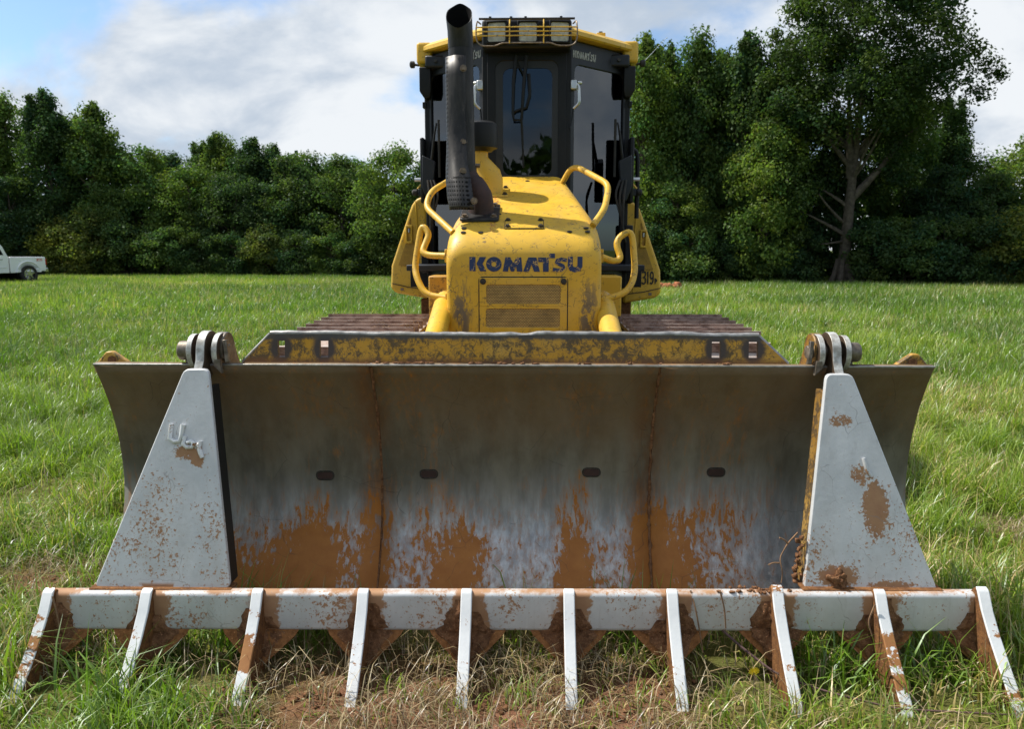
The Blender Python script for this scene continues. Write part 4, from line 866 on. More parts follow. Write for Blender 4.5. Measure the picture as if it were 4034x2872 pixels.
# ---------------------------------------------------------------- root rake pinned to the blade
RK = thing('root_rake', (-.045, 2.72, 0), 'silver grey ten-toothed root rake pinned across the front of the blade, caked with red clay', 'rake')
def rz(x): return .009 * (x + .045)     # the rake hangs a little lower on the left
bar = MB(); bsec = rrect(2.645, 2.700, .138, .288, .018, 5)
bar.loft([[(x, y, z + rz(x)) for y, z in bsec] for x in (-1.775, -1.2, -.6, 0, .6, 1.2, 1.685)]); bo = bar.build('cross_bar', 'silver_paint', RK, smooth=40)
RXS = [-1.738, -1.372, -.962, -.573, -.195, .177, .549, .925, 1.292, 1.655]
def tooth_mesh():
    fr = [(2.632, .292), (2.60, .235), (2.545, .165), (2.47, .085), (2.405, .02), (2.365, -.035)]; bk = [(2.80, .125), (2.70, .02), (2.60, -.05), (2.45, -.065)]
    ol = [(2.66, .297)] + fr + [(2.37, -.06)] + bk[::-1] + [(2.80, .14)]
    return ol, fr
TOL, TFR = tooth_mesh()
for i, x in enumerate(RXS):
    dz = rz(x); lift = (.0, .0, .0, .0, .0, .0, .0, .015, .0, .01)[i]
    t = MB(); t.prism(TOL, lambda u, v, k: (x - .019 + .038 * k, u, v + dz + lift)); to = t.build('tooth', 'rust_side', RK, bevel=.003)
    c = MB(); c.loft([[(x - .0205, y - .004, z + dz + lift), (x + .0205, y - .004, z + dz + lift), (x + .0205, y + .012, z + .006 + dz + lift), (x - .0205, y + .012, z + .006 + dz + lift)] for y, z in [(2.64, .300)] + TFR])
    c.build('tooth_edge', ('tooth_rust' if i in (0, 2, 8) else 'tooth_paint'), to, smooth=40, bevel=.005)
    for sg in (-1, 1):
        if (i == 0 and sg < 0) or (i == 9 and sg > 0): continue
        wd = .125
        gsp = [(0, .145), (wd, .145), (wd * .9, .125), (.0, .028)]
        g_ = MB(); g_.prism([(x + sg * (.019 + u), v + dz + lift) for u, v in gsp], lambda u, v, k: (u, 2.655 + (.145 - v) * -.55 + .012 * k, v)); g_.build('gusset', 'gusset_rust', to, bevel=.002)
        # clay packed between tooth, gusset and bar
        b = MB(); nu, nv = 12, 18; sd = random.uniform(0, 90); full = random.uniform(.3, 1.3); cut = random.uniform(.0, .10); vs = []
        for a in range(nv + 1):
            z = (.275 - cut) - (.235 - cut) * a / nv; wmax = (.030 + .065 * min(1, a / 10.)) if z > .14 else .105 * max(.05, (z - .03) / .115)
            for q in range(nu + 1):
                u = q / nu; uu = u * wmax * (.92 + .35 * mnoise.noise(Vector((sd, z * 22, 0))) + .22 * mnoise.noise(Vector((sd, z * 70, 5))))
                th = full * .019 * (1 - u) ** .7 * min(1, (nv - a) / 4 + .1) * min(1, a / 3.0 + .1); nz_ = .010 * mnoise.noise(Vector((uu * 45 + sd, z * 45, sd))) + .010 * mnoise.noise(Vector((uu * 110 + sd, z * 110, sd)))
                ybase = 2.643 if z > .145 else 2.652 - (.145 - z) * .55
                vs.append((x + sg * (.018 + uu), ybase - max(0, th + nz_ * (1 - u) - .002) + (.012 if q == nu else 0), z + dz + lift))
        n = nu + 1; b.add(vs, [(r_ * n + q, r_ * n + q + 1, (r_ + 1) * n + q + 1, (r_ + 1) * n + q) for r_ in range(nv) for q in range(nu)])
        b.build('packed_clay', 'mud', to, smooth=60)
# tapered face plates, with webs behind, that reach up to the pins
def on_plate(side, z): return 2.69 + .21 * (z - .29) / .78
for side in (-1, 1):
    if side < 0: bl_, br_, tl_, tr_, zb, zt = -1.597, -1.083, -1.302, -1.208, .276, 1.072
    else: bl_, br_, tl_, tr_, zb, zt = 1.040, 1.528, 1.155, 1.252, .292, 1.062
    ol = fillet([((bl_ + br_) / 2, zb), (br_, zb), (tr_, zt), (tl_, zt), (bl_, zb), ((bl_ + br_) / 2, zb)], .022, 4)[:-1]
    p = MB(); p.prism(ol, lambda u, v, t: (u, on_plate(side, v) + .022 * t, v)); po = p.build('face_plate', 'silver_paint', RK, bevel=.004)
    for xb, xt in ((bl_ + .02, tl_ + .012), (br_ - .02, tr_ - .012)):
        inner = (xb > (bl_ + br_) / 2) == (side < 0)
        wv = MB(); zt2 = zt - .07
        f_ = lambda z: xb + (xt - xb) * (z - zb) / (zt - zb)
        wv.add([(f_(zb) + dx, y, zb) for dx in (-.009, .009) for y in (on_plate(side, zb) + .02, on_plate(side, zb) + .11)] + [(f_(zt2) + dx, y, zt2) for dx in (-.009, .009) for y in (on_plate(side, zt2) + .02, on_plate(side, zt2) + .10)],
               [(0, 1, 3, 2), (4, 6, 7, 5), (0, 4, 5, 1), (2, 3, 7, 6), (0, 2, 6, 4), (1, 5, 7, 3)])
        wv.build('web', 'decal_black' if side < 0 else ('web_yellow' if inner else 'rust_side'), po, bevel=.002)
    # hinge: centre tongue of the rake between two rounded ears, pin with collar and keeper
    xt = -1.258 if side < 0 else 1.212; sg = -side    # sg: towards the machine's middle
    ton = MB(); arc = [(3.03 + .078 * math.cos(R(a)), 1.130 + .078 * math.sin(R(a))) for a in range(175, 20, -15)]
    ol2 = [(2.915, 1.055), (2.945, 1.10)] + arc + [(3.10, 1.10), (3.02, 1.03), (2.96, 1.0)]
    ton.prism(ol2, lambda u, v, t: (xt - .017 + .034 * t, u, v)); ton.build('tongue', 'ear_steel', po, bevel=.002)
    for k, dx in enumerate((-.052, .050)):
        ear = MB(); cy, cz, r_ = 3.035, 1.125, .070 + .004 * k
        e_ol = [(cy + r_ * math.cos(R(a)), cz + r_ * math.sin(R(a))) for a in range(0, 360, 15)]
        ear.prism(e_ol, lambda u, v, t: (xt + sg * dx - .011 + .022 * t, u, v)); ear.build('hinge_ear', 'ear_steel', po, bevel=.002)
    pin = MB(); pin.tube([(xt - sg * .115, 3.03, 1.128), (xt - sg * .108, 3.03, 1.128), (xt - sg * .062, 3.03, 1.128), (xt - sg * .060, 3.03, 1.128), (xt + sg * .090, 3.03, 1.128)], [.034, .039, .039, .026, .026], 20); pn = pin.build('hinge_pin', 'pin_steel', po, bevel=.003)
    MB().tube([(xt - sg * .085, 3.03, 1.10), (xt - sg * .085, 3.03, 1.065)], .009, 8).build('grease_fitting', 'pin_steel', pn)
    MB().beam((xt + sg * .082, 3.0, 1.175), (xt + sg * .092, 2.99, 1.085), .016, .02, (0, 1, 0)).build('keeper_bar', 'pin_steel', pn, bevel=.003)
    MB().prism([(xt + sg * .07, 1.10), (xt + sg * .075, 1.045), (xt + sg * .045, 1.075), (xt + sg * .05, 1.10)], lambda u, v, t: (u, 2.965 + .02 * t, v)).build('keeper_tab', 'pin_steel', pn)
    # welded bead marks
    if side < 0:
        for pts in ([(-1.337, .868), (-1.340, .815), (-1.322, .803), (-1.302, .806), (-1.296, .832), (-1.292, .866)], [(-1.283, .824), (-1.287, .795), (-1.273, .783), (-1.253, .784), (-1.247, .797), (-1.257, .806), (-1.272, .799)],
                    [(-1.240, .800), (-1.241, .789), (-1.229, .793), (-1.222, .803), (-1.226, .785), (-1.220, .765), (-1.211, .745)]):
            MB().tube([(x, on_plate(side, z) - .004, z) for x, z in pts], [.0085 + random.uniform(-.001, .0015) for _ in pts], 8).build('weld_mark', 'tooth_paint', po, smooth=60)
    else:
        MB().tube([(x, on_plate(side, z) - .003, z) for x, z in ((1.278, .758), (1.284, .735), (1.288, .715), (1.300, .698), (1.304, .690))], [.007, .008, .006, .007, .005], 8).build('weld_mark', 'silver_paint', po, smooth=60)
        lump('dirt_clod', (1.165, 2.692, .325), (.028, .014, .032), 'mud', po, 31, 4, .9)
        for (x, z, a, b) in ((1.165, .50, .04, .07),):
            pass
    MB().box(min(bl_, br_) - .01, max(bl_, br_) + .01, 2.668, 2.735, .284 + rz(bl_), .292 + rz((bl_ + br_) / 2)).build('weld_strip', 'rust_side', po, bevel=.003)
# dry root strands caught on the rake
for pts in ([(1.045, 2.80, .47), (1.00, 2.77, .44), (.965, 2.75, .39), (.975, 2.735, .34), (.97, 2.73, .30)], [(1.00, 2.77, .44), (.985, 2.765, .455), (.965, 2.76, .465)], [(.965, 2.75, .37), (.94, 2.74, .375), (.92, 2.735, .368)],
            [(.62, 2.66, .30), (.635, 2.63, .24), (.65, 2.62, .16), (.66, 2.60, .09)], [(.72, 2.63, .31), (.735, 2.62, .25), (.74, 2.61, .18)], [(1.26, 2.6, .28), (1.235, 2.59, .22), (1.25, 2.58, .17)],
            [(-1.70, 2.60, .28), (-1.685, 2.59, .23), (-1.675, 2.585, .17), (-1.68, 2.58, .13)]):
    MB().tube(pts, [.0035 - .0004 * k for k in range(len(pts))], 5, smooth=.02).build('root_strand', 'root_brown', RK)
for k in range(30): lump('dirt_clod', (.86 + random.gauss(0, .06), 2.675 + random.uniform(-.025, .025), .298), (random.uniform(.003, .011), .007, random.uniform(.003, .007)), 'mud', RK, k + 60, 2, .8)
for k in range(18): lump('dirt_clod', (1.035 + random.uniform(-.010, .010), 2.735 + random.uniform(0, .03), .30 + .010 * k), (random.uniform(.005, .011), .012, random.uniform(.006, .012)), 'mud', RK, k + 90, 2, .8)

# ---------------------------------------------------------------- pickup truck at the left edge
def make_truck():
    T = thing('pickup_truck', (-25.6, 36.6, 0), 'white crew-cab pickup truck parked before the trees at the left edge', 'truck')
    # side runs along x; the tail is at +x, the near side faces the camera (-y)
    xr = -22.75; y0, y1 = 35.65, 37.55; zb = .46
    def shell(name, ol, inset, mat, parent, bevel=.03):
        b = MB(); b.loft([[(xr - u, y, v) for u, v in ol] for y in (y0 + inset, y1 - inset)]); return b.build(name, mat, parent, smooth=40, bevel=bevel, seg=3)
    wx = .905; wr = .41
    arch = [(wx + .53 * math.cos(R(a)), .40 + .53 * math.sin(R(a))) for a in range(10, 171, 16)]
    arch = [(u, v) for u, v in arch if v > zb]
    bed = [(.04, zb + .06), (.02, .80), (.03, 1.14), (.07, 1.175), (1.72, 1.185), (1.74, zb)] + list(reversed(arch)) 
    bo = shell('bed', bed, 0, 'white_paint', T)
    MB().box(xr - 1.66, xr - .10, y0 + .12, y1 - .12, 1.16, 1.19).build('bed_floor', 'black_plastic', bo)
    for yy in (y0 - .012, y1 + .012):
        b = MB(); b.tube([(xr - u, yy, v) for u, v in [(wx - .60, .50)] + [(wx + .575 * math.cos(R(a)), .40 + .575 * math.sin(R(a))) for a in range(15, 166, 12)] + [(wx + .60, .50)]], .035, 8); b.build('wheel_arch', 'white_paint', bo, smooth=60)
    cabo = [(1.76, zb), (1.76, 1.20), (1.80, 1.24), (2.00, 1.66), (2.12, 1.79), (2.32, 1.835), (3.45, 1.83), (3.75, 1.76), (4.30, 1.22), (5.40, 1.14), (5.62, 1.0), (5.68, .6), (5.6, zb), (5.15, zb), (5.1, .8), (4.6, .93), (4.15, .8), (4.1, zb)]
    co = shell('cab', cabo, .03, 'white_paint', T)
    for yy, sg in ((y0 + .03, -1), (y1 - .03, 1)):
        for wn_, ol in (('rear_window', [(1.98, 1.27), (2.14, 1.60), (2.26, 1.70), (2.85, 1.71), (2.85, 1.27)]), ('front_window', [(2.95, 1.27), (2.95, 1.71), (3.45, 1.70), (3.68, 1.60), (4.02, 1.27)])):
            MB().prism([(xr - u, v) for u, v in ol], lambda u, v, t: (u, yy + sg * (.004 - .01 * t), v)).build(wn_, 'truck_glass', co)
        MB().box(xr - 1.757, xr - 1.743, yy - .004, yy + .004, zb, 1.19).build('body_gap', 'decal_black', co)
        for hx in (2.12, 3.15):
            MB().box(xr - hx - .11, xr - hx + .08, yy + sg * .0, yy + sg * .03, 1.06, 1.09).build('door_handle', 'chrome', co, bevel=.006)
        MB().box(xr - 4.0, xr - 1.9, yy + sg * .0, yy + sg * .018, .70, .745).build('side_moulding', 'white_paint', co, bevel=.006)
    MB().prism([(y0 + .25, 1.27), (y1 - .25, 1.27), (y1 - .32, 1.66), (y0 + .32, 1.66)], lambda u, v, t: (xr - 1.815 - (v - 1.24) * .47 + .03 - .01 * t, u, v)).build('back_window', 'truck_glass', co)
    for sg in (-1, 1):
        ye = y0 if sg < 0 else y1
        MB().box(xr - .055, xr + .012, ye - sg * .13 if sg > 0 else ye - .006, ye + .006 if sg > 0 else ye + .13, .80, 1.09).build('tail_light', 'tail_red', bo, bevel=.012)
    b = MB(); b.box(xr - .10, xr + .10, y0 + .02, y1 - .02, .48, .66); b.build('bumper', 'chrome', T, bevel=.03); MB().box(xr - .4, xr - .05, y0 + .1, y1 - .1, .36, .50).build('hitch_frame', 'black_plastic', T)
    lettering('side_emblem', stroke([(0, .9), (.7, .9), (0, .1), (.8, .1)], .25) + stroke([(.9, .9), (1.5, .9), (1.1, 0)], .22) + stroke([(1.8, .9), (1.75, 0)], .2), lambda u, v, t: (xr - .47 + u * .14, y0 - .006 + .008 * t, .99 + v * .10), 'decal_red', bo)
    for wxx in (wx, 4.62):
        for yy, sg in ((y0 + .04, -1), (y1 - .04, 1)):
            c = (xr - wxx, yy, .40); w_ = bpy.data.objects.new('wheel', None); link(w_, T); w_.location = Vector(c) - WLOC[T]; WLOC[w_] = Vector(c)
            prof_ = [(.25, -.10), (.37, -.12), (.40, -.08), (.405, .08), (.37, .12), (.25, .10)]
            b = MB(); b.loft([[(c[0] + r_ * math.cos(2 * math.pi * k / 30), c[1] + dy, c[2] + r_ * math.sin(2 * math.pi * k / 30)) for k in range(30)] for r_, dy in prof_], cap0=False, cap1=False); b.build('tyre', 'black_rubber', w_, smooth=50)
            b = MB(); b.tube([(c[0], c[1] - .02, c[2]), (c[0], c[1] + .02, c[2])], .26, 30); b.tube([(c[0], c[1] + sg * .02, c[2]), (c[0], c[1] + sg * .085, c[2])], .07, 14)
            for k in range(6):
                a = 2 * math.pi * k / 6 + .2; b.beam((c[0] + .05 * math.cos(a), c[1] + sg * .07, c[2] + .05 * math.sin(a)), (c[0] + .25 * math.cos(a), c[1] + sg * .075, c[2] + .25 * math.sin(a)), .05, .03, (0, 1, 0))
            b.build('rim', 'chrome', w_, smooth=40)
            MB().tube([(c[0], c[1] - sg * .03, c[2]), (c[0], c[1] - sg * .25, c[2])], .50, 24).build('wheel_well', 'soot', bo)
    T.rotation_euler = (0, 0, R(68)); cr = Vector((xr + 25.6, y0 - 36.6)); ca, sa = math.cos(R(68)), math.sin(R(68))
    T.location = (-22.72 - (cr.x * ca - cr.y * sa), 36.0 - (cr.x * sa + cr.y * ca), 0); return T
make_truck()

# ---------------------------------------------------------------- trees
def leaf_quads(P, N, size, rng, asp=.62):
    n = len(P); ref = rng.normal(size=(n, 3)); u = np.cross(N, ref); u /= np.linalg.norm(u, axis=1, keepdims=True) + 1e-9; v = np.cross(N, u)
    s = size * rng.uniform(.65, 1.35, (n, 1)); du = u * s * .5; dv = v * s * .5 * asp; lift = N * s * .10
    co = np.stack([P - du, P + dv * 1.0 + lift, P + du, P - dv * 1.0 + lift], 1).reshape(-1, 3)
    return co, np.arange(n * 4).reshape(-1, 4)
def limb(b, a, e, r0, r1, rng, bend=.12, n=7, k=5):
    a = Vector(a); e = Vector(e); L = (e - a).length; pts = []
    o1 = Vector(rng.normal(size=3)) * L * bend
    for i in range(k + 1): t = i / k; pts.append(a.lerp(e, t) + o1 * (t * (1 - t)))
    b.tube(pts, [r0 + (r1 - r0) * i / k for i in range(k + 1)], n); return pts
def make_tree(name, seed, h, crown, nclump, per, leaf, base, trunk_r, clump_r, bark='bark', z0=.0, lean=0.0, squash=.75, trunk_top=.85, spires=0, spread=.33, extra=None, keep=None):
    """crown(t) -> radius at relative height t (0 foot .. 1 top); returns (crown object, trunk object) at the origin"""
    rng = np.random.default_rng(seed); b = MB()
    tr = limb(b, (0, 0, -.3), (lean, rng.normal() * .2, h * trunk_top), trunk_r, trunk_r * .16, rng, .03, 10, 9)
    cents = []; tries = 0
    while len(cents) < nclump and tries < 60000:
        tries += 1; t = rng.uniform(z0, 1.0); rmax = crown(t)
        if rmax <= 0 or rng.random() > (rmax / 3.0) ** .8 + .12: continue
        a = rng.uniform(0, 2 * math.pi); r = rmax * math.sqrt(rng.uniform(.10, 1.0))
        cents.append((lean * t + r * math.cos(a), r * math.sin(a), t * h, rng.uniform(.7, 1.3) * clump_r))
    for k in range(spires):
        a = rng.uniform(0, 2 * math.pi); r = rng.uniform(.15, .8) * crown(.82); top = h * rng.uniform(.93, 1.03); lo = h * .66
        for j in range(11): q = j / 10; cents.append((lean * .9 + r * math.cos(a) * (1 - .2 * q) + rng.normal() * .10, r * math.sin(a) * (1 - .2 * q), lo + (top - lo) * q, clump_r * (.95 - .55 * q)))
    if extra: cents += extra
    if keep: cents = [c for c in cents if keep(c)]
    cents = np.array(cents)
    for c in cents[:: max(1, len(cents) // 26)]:      # limbs
        zb = min(c[2] * .80, h * trunk_top * .96); f = zb / (h * trunk_top); q = tr[min(len(tr) - 1, int(f * (len(tr) - 1)))]
        limb(b, q, c[:3], trunk_r * (1 - f) * .42 + .025, .012, rng, .12, 5, 4)
    n = len(cents) * per; ci = np.repeat(np.arange(len(cents)), per); cc = cents[ci]
    d = rng.normal(size=(n, 3)); d /= np.linalg.norm(d, axis=1, keepdims=True); rad = np.power(rng.random((n, 1)), .55)
    P = cc[:, :3] + d * rad * cc[:, 3:4] * np.array([1, 1, squash]) * 1.05
    P += rng.normal(size=(n, 3)) * .05
    N = d * .75 + rng.normal(size=(n, 3)) * .55 + np.array([0, 0, .45]); N /= np.linalg.norm(N, axis=1, keepdims=True)
    P[:, 2] = np.maximum(P[:, 2], .05)
    co, q = leaf_quads(P, N, leaf, rng)
    ct = rng.uniform(.72, 1.28, (len(cents), 1))[ci] * rng.uniform(.75, 1.25, (n, 1)); hue = rng.normal(size=(len(cents), 1))[ci] * .10 + rng.normal(size=(n, 1)) * .08
    col = np.array(base)[None] * ct * (1 + np.concatenate([hue * 1.3, hue * .4, -hue], 1)); col = np.concatenate([np.clip(col, .004, 1), np.ones((n, 1))], 1)
    col = np.repeat(col, 4, 0)
    tob = b.build('trunk', bark, None, smooth=60, fix=False); crn = fast_mesh('crown', co, q, 'leaf', col, smooth=False)
    res = (crn.data, tob.data, WLOC[tob].copy())
    bpy.data.objects.remove(tob); bpy.data.objects.remove(crn); return res
def place_tree(name, proto, x, y, s, rot, label, cat='tree', group=None, sz=None):
    T = bpy.data.objects.new(name, None); T.location = (x, y, float(gz(np.array([x]), np.array([y]))[0])); T.rotation_euler = (0, 0, rot); T.scale = (s, s, sz or s); link(T); tag(T, label, cat, group)
    k = bpy.data.objects.new('trunk', proto[1]); link(k, T); k.location = proto[2]
    c = bpy.data.objects.new('crown', proto[0]); link(c, T); return T

def ell(R_, lo, hi, p=.6, top=.6):      # crown outline, widest at lo..hi
    def f(t):
        if t < lo: return R_ * (.55 + .45 * t / max(lo, .01)) if t > .0 else 0
        if t < hi: return R_
        return R_ * max(0, 1 - ((t - hi) / (1 - hi)) ** 2) ** top
    return f
G1, G2, G3, G4 = (.098, .156, .046), (.080, .132, .044), (.060, .102, .040), (.125, .155, .044)
tall = [make_tree('tall', 11 + i, 10.0, ell(1.70, .25, .62, top=.8), 130, 165, .170, (G1, G2)[i % 2], .20, .60, z0=.12, spires=4, squash=1.0) for i in range(3)]
broad = [make_tree('broad', 31 + i, 8.0, ell(2.7, .30, .55, top=.55), 130, 175, .185, (G1, G2, G3)[i % 3], .22, .82, z0=.06) for i in range(3)]
dark = [make_tree('dark', 51 + i, 7.0, ell(2.5, .15, .35, top=.9), 130, 165, .165, G3, .2, .70, z0=.03, squash=.6) for i in range(2)]
bush = [make_tree('bush', 71 + i, 3.4, ell(1.9, .25, .45, top=.5), 60, 190, .16, (G3, G4, G2)[i], .08, .60, z0=.04) for i in range(3)]
slim = [make_tree('slim', 91 + i, 10.0, ell(1.30, .35, .70, top=.8), 100, 165, .155, (G2, G1)[i], .15, .54, z0=.16, spires=4, squash=1.3) for i in range(2)]
# the big forked tree on the right has its own limbs and crown
def hero_crown(t): return (1.6 + 7 * (t - .27) if t > .27 else 0) if t < .36 else (3.9 * min(1, (t - .30) / .24) if t < .62 else 3.9 * max(.0, 1 - ((t - .62) / .46) ** 2) ** .55)
hx = [(-2.6, -.5, 5.2, .9), (-3.1, 0, 5.9, 1.0), (-2.9, -.6, 4.4, .8), (-2.2, -.9, 3.9, .75), (-3.3, -.4, 6.9, 1.), (-2.4, -.8, 3.2, .6), (4.0, .3, 7.6, .9), (4.9, .2, 8.7, .8), (5.6, .1, 9.4, .7), (5.4, .2, 8.2, .6), (6.0, 0, 8.9, .5), (5.0, 0, 9.9, .6), (4.3, .2, 10.4, .7), (4.6, 0, 7.0, .6)]
hero = make_tree('hero', 5, 14.5, hero_crown, 360, 260, .15, (.072, .108, .030), .29, .78, z0=.27, trunk_top=.72, lean=.5, extra=hx, keep=lambda c: not (abs(c[0] - .15) < .75 + c[3] * .7 and c[1] < .6 and c[2] < 6.4))
tb = MB(); hr = np.random.default_rng(3)
for a, e, r0, r1 in (((.05, 0, 3.6), (1.9, -.3, 6.0), .20, .07), ((.1, 0, 4.6), (-.3, -.2, 8.2), .22, .06), ((.0, 0, 2.6), (-1.4, -.4, 3.9), .09, .03), ((.2, 0, 5.4), (2.4, .2, 9.4), .15, .04), ((0, -.1, 1.9), (-1.2, -.5, 1.75), .07, .02), ((.1, 0, 5.0), (-2.0, -.2, 7.4), .13, .03), ((1.9, -.3, 6.0), (4.6, .1, 8.6), .07, .02)):
    limb(tb, a, e, r0, r1, hr, .06, 8, 6)
for k in range(5): a = 2 * math.pi * k / 5 + .4; tb.tube([(.62 * math.cos(a), .62 * math.sin(a), -.15), (.34 * math.cos(a), .34 * math.sin(a), .35), (.2 * math.cos(a), .2 * math.sin(a), 1.1)], [.12, .14, .12], 8)

AT = lambda px, Y: .03 + Y * math.tan(math.atan((px - 1140.5) / 1712.) - R(1.3)) * 1.0
LT = 'left woodland edge trees'; RT = 'right woodland edge trees'
specs = [  # name, proto, image-side position given as bearing column, distance, scale, z scale, label
 ('tall_tree', tall[0], 35, 47.0, 1.04, 1.06, 'tall leafy tree at the left edge, straight behind the white pickup cab', LT),
 ('tall_tree', tall[1], 138, 46.0, 1.0, 1.04, 'tall round-topped tree just right of the white pickup', LT),
 ('tall_tree', tall[2], 240, 46.5, 1.02, .98, 'tall bright green tree, third from the left with several upright tops', LT),
 ('slim_tree', slim[0], 190, 48.0, 1.00, .93, 'slim pointed tree squeezed between the second and third tall trees at left', LT),
 ('broad_tree', broad[0], 330, 47.0, .98, .94, 'light green broad tree at the right shoulder of the tall left trees', LT),
 ('dark_tree', dark[0], 395, 50.0, 1.08, 1.07, 'dark rounded tree in the dip of the left skyline', LT),
 ('broad_tree', broad[1], 440, 46.5, .82, .78, 'mid-height broad tree below the dip of the left skyline', LT),
 ('slim_tree', slim[1], 512, 49.0, .98, .84, 'narrow tree with a rounded top, tallest of the middle left skyline', LT),
 ('slim_tree', slim[0], 470, 50.0, .9, .80, 'small pointed tree left of the tallest of the middle left skyline', LT),
 ('tall_tree', tall[1], 572, 48.0, .92, .80, 'upright tree right of the tallest of the middle left skyline', LT),
 ('slim_tree', slim[1], 622, 48.5, .85, .77, 'yellowish narrow tree halfway between the pickup and the bulldozer cab', LT),
 ('dark_tree', dark[1], 655, 46.5, 1.02, .98, 'very dark cedar-like tree left of the bulldozer, shorter front one', LT),
 ('broad_tree', broad[2], 690, 49.5, .95, .93, 'low broad tree with a grey-green top behind the dark cedar-like trees', LT),
 ('dark_tree', dark[0], 770, 46.0, 1.0, .98, 'very dark cedar-like tree nearest the bulldozer on its left', LT),
 ('broad_tree', broad[0], 800, 50.0, .9, .88, 'broad tree peeping over the dark trees left of the bulldozer', LT),
 ('broad_tree', broad[1], 885, 43.0, .80, .86, 'pale-leaved round tree directly left of the bulldozer cab', LT),
 ('dark_tree', dark[1], 960, 45.0, .95, .92, 'dark tree half hidden behind the left side of the cab', LT),
 ('broad_tree', broad[2], 1050, 46.0, .90, .85, 'broad tree hidden behind the exhaust stack and cab', LT),
 ('broad_tree', broad[2], 40, 44.5, .72, .70, 'dark leafy tree right behind the pickup bed', LT),
 ('broad_tree', broad[1], 260, 45.3, .62, .62, 'low leafy tree in front of the third tall tree at left', LT),
 ('broad_tree', broad[2], 540, 46.0, .76, .74, 'shaded broad tree low in the middle of the left wood', LT),
 ('tall_tree', tall[2], 1428, 37.0, .86, 1.09, 'tall slender-topped tree just right of the cab roof', RT),
 ('slim_tree', slim[0], 1472, 38.5, .82, 1.08, 'slim tree second to the right of the cab', RT),
 ('tall_tree', tall[0], 1535, 37.5, .86, 1.12, 'tall double-topped tree midway between cab and the big forked tree', RT),
 ('slim_tree', slim[1], 1590, 38.0, .78, 1.03, 'slender tree in the gap right of the double-topped tree', RT),
 ('tall_tree', tall[1], 1650, 36.5, .84, 1.08, 'tall tree touching the left side of the big forked tree', RT),
 ('broad_tree', broad[0], 1690, 35.0, .72, .86, 'bright drooping leafy tree left of the big forked trunk', RT),
 ('broad_tree', broad[1], 1500, 35.5, .60, .55, 'low leafy tree right of the yellow side housing with the number', RT),
 ('tall_tree', tall[2], 1990, 38.5, .90, .95, 'tall tree half hidden behind the right half of the big forked tree', RT),
 ('slim_tree', slim[0], 2085, 39.5, .88, .84, 'thin-crowned tree right of the big forked tree, top brown-tinged', RT),
 ('broad_tree', broad[1], 2150, 39.0, .72, .72, 'airy small tree at the foot of the sky gap on the right', RT),
 ('broad_tree', broad[0], 2265, 37.0, .80, .84, 'leafy tree at the right edge of the view', RT),
 ('dark_tree', dark[0], 2080, 36.0, .78, .75, 'dark low tree right of the big forked trunk', RT),
 ('dark_tree', dark[1], 2190, 36.0, .82, .70, 'dark low tree second from the right edge', RT),
 ('broad_tree', broad[2], 1780, 37.5, .85, .98, 'shaded broad tree behind the left limb of the big forked tree', RT),
 ('dark_tree', dark[1], 1610, 37.0, .78, .62, 'shaded low tree under the row right of the cab', RT),
 ('tall_tree', tall[1], 1490, 40.0, .95, 1.05, 'tall tree filling the gap behind the second and third trees right of the cab', RT),
 ('tall_tree', tall[2], 1600, 40.5, .95, 1.08, 'tall tree filling the gap behind the slender tree left of the big forked tree', RT),
 ('tall_tree', tall[0], 1725, 39.5, .95, 1.1, 'tall tree rising behind the left shoulder of the big forked tree', RT),
 ('dark_tree', dark[0], 1440, 37.8, .74, .64, 'shaded low tree showing between cab side and number housing', RT),
]
for i, (nm, pr, px, Y, s, sz, lab, grp) in enumerate(specs): place_tree(nm, pr, AT(px, Y), Y, s, 1.3 * i, lab, 'tree', grp, sz)
HT = thing('forked_tree', (AT(1872, 34.6), 34.6, 0), 'biggest tree, on the right, with thick pale forked trunk standing at the field edge', 'tree')
hk = bpy.data.objects.new('trunk', hero[1]); link(hk, HT); hk.location = hero[2]; hk.data.materials.clear(); hk.data.materials.append(MATS['pale_limb'])
lo_ = tb.build('limb', 'pale_limb', None, smooth=60, fix=False); lo_.parent = HT
hc = bpy.data.objects.new('crown', hero[0]); link(hc, HT)
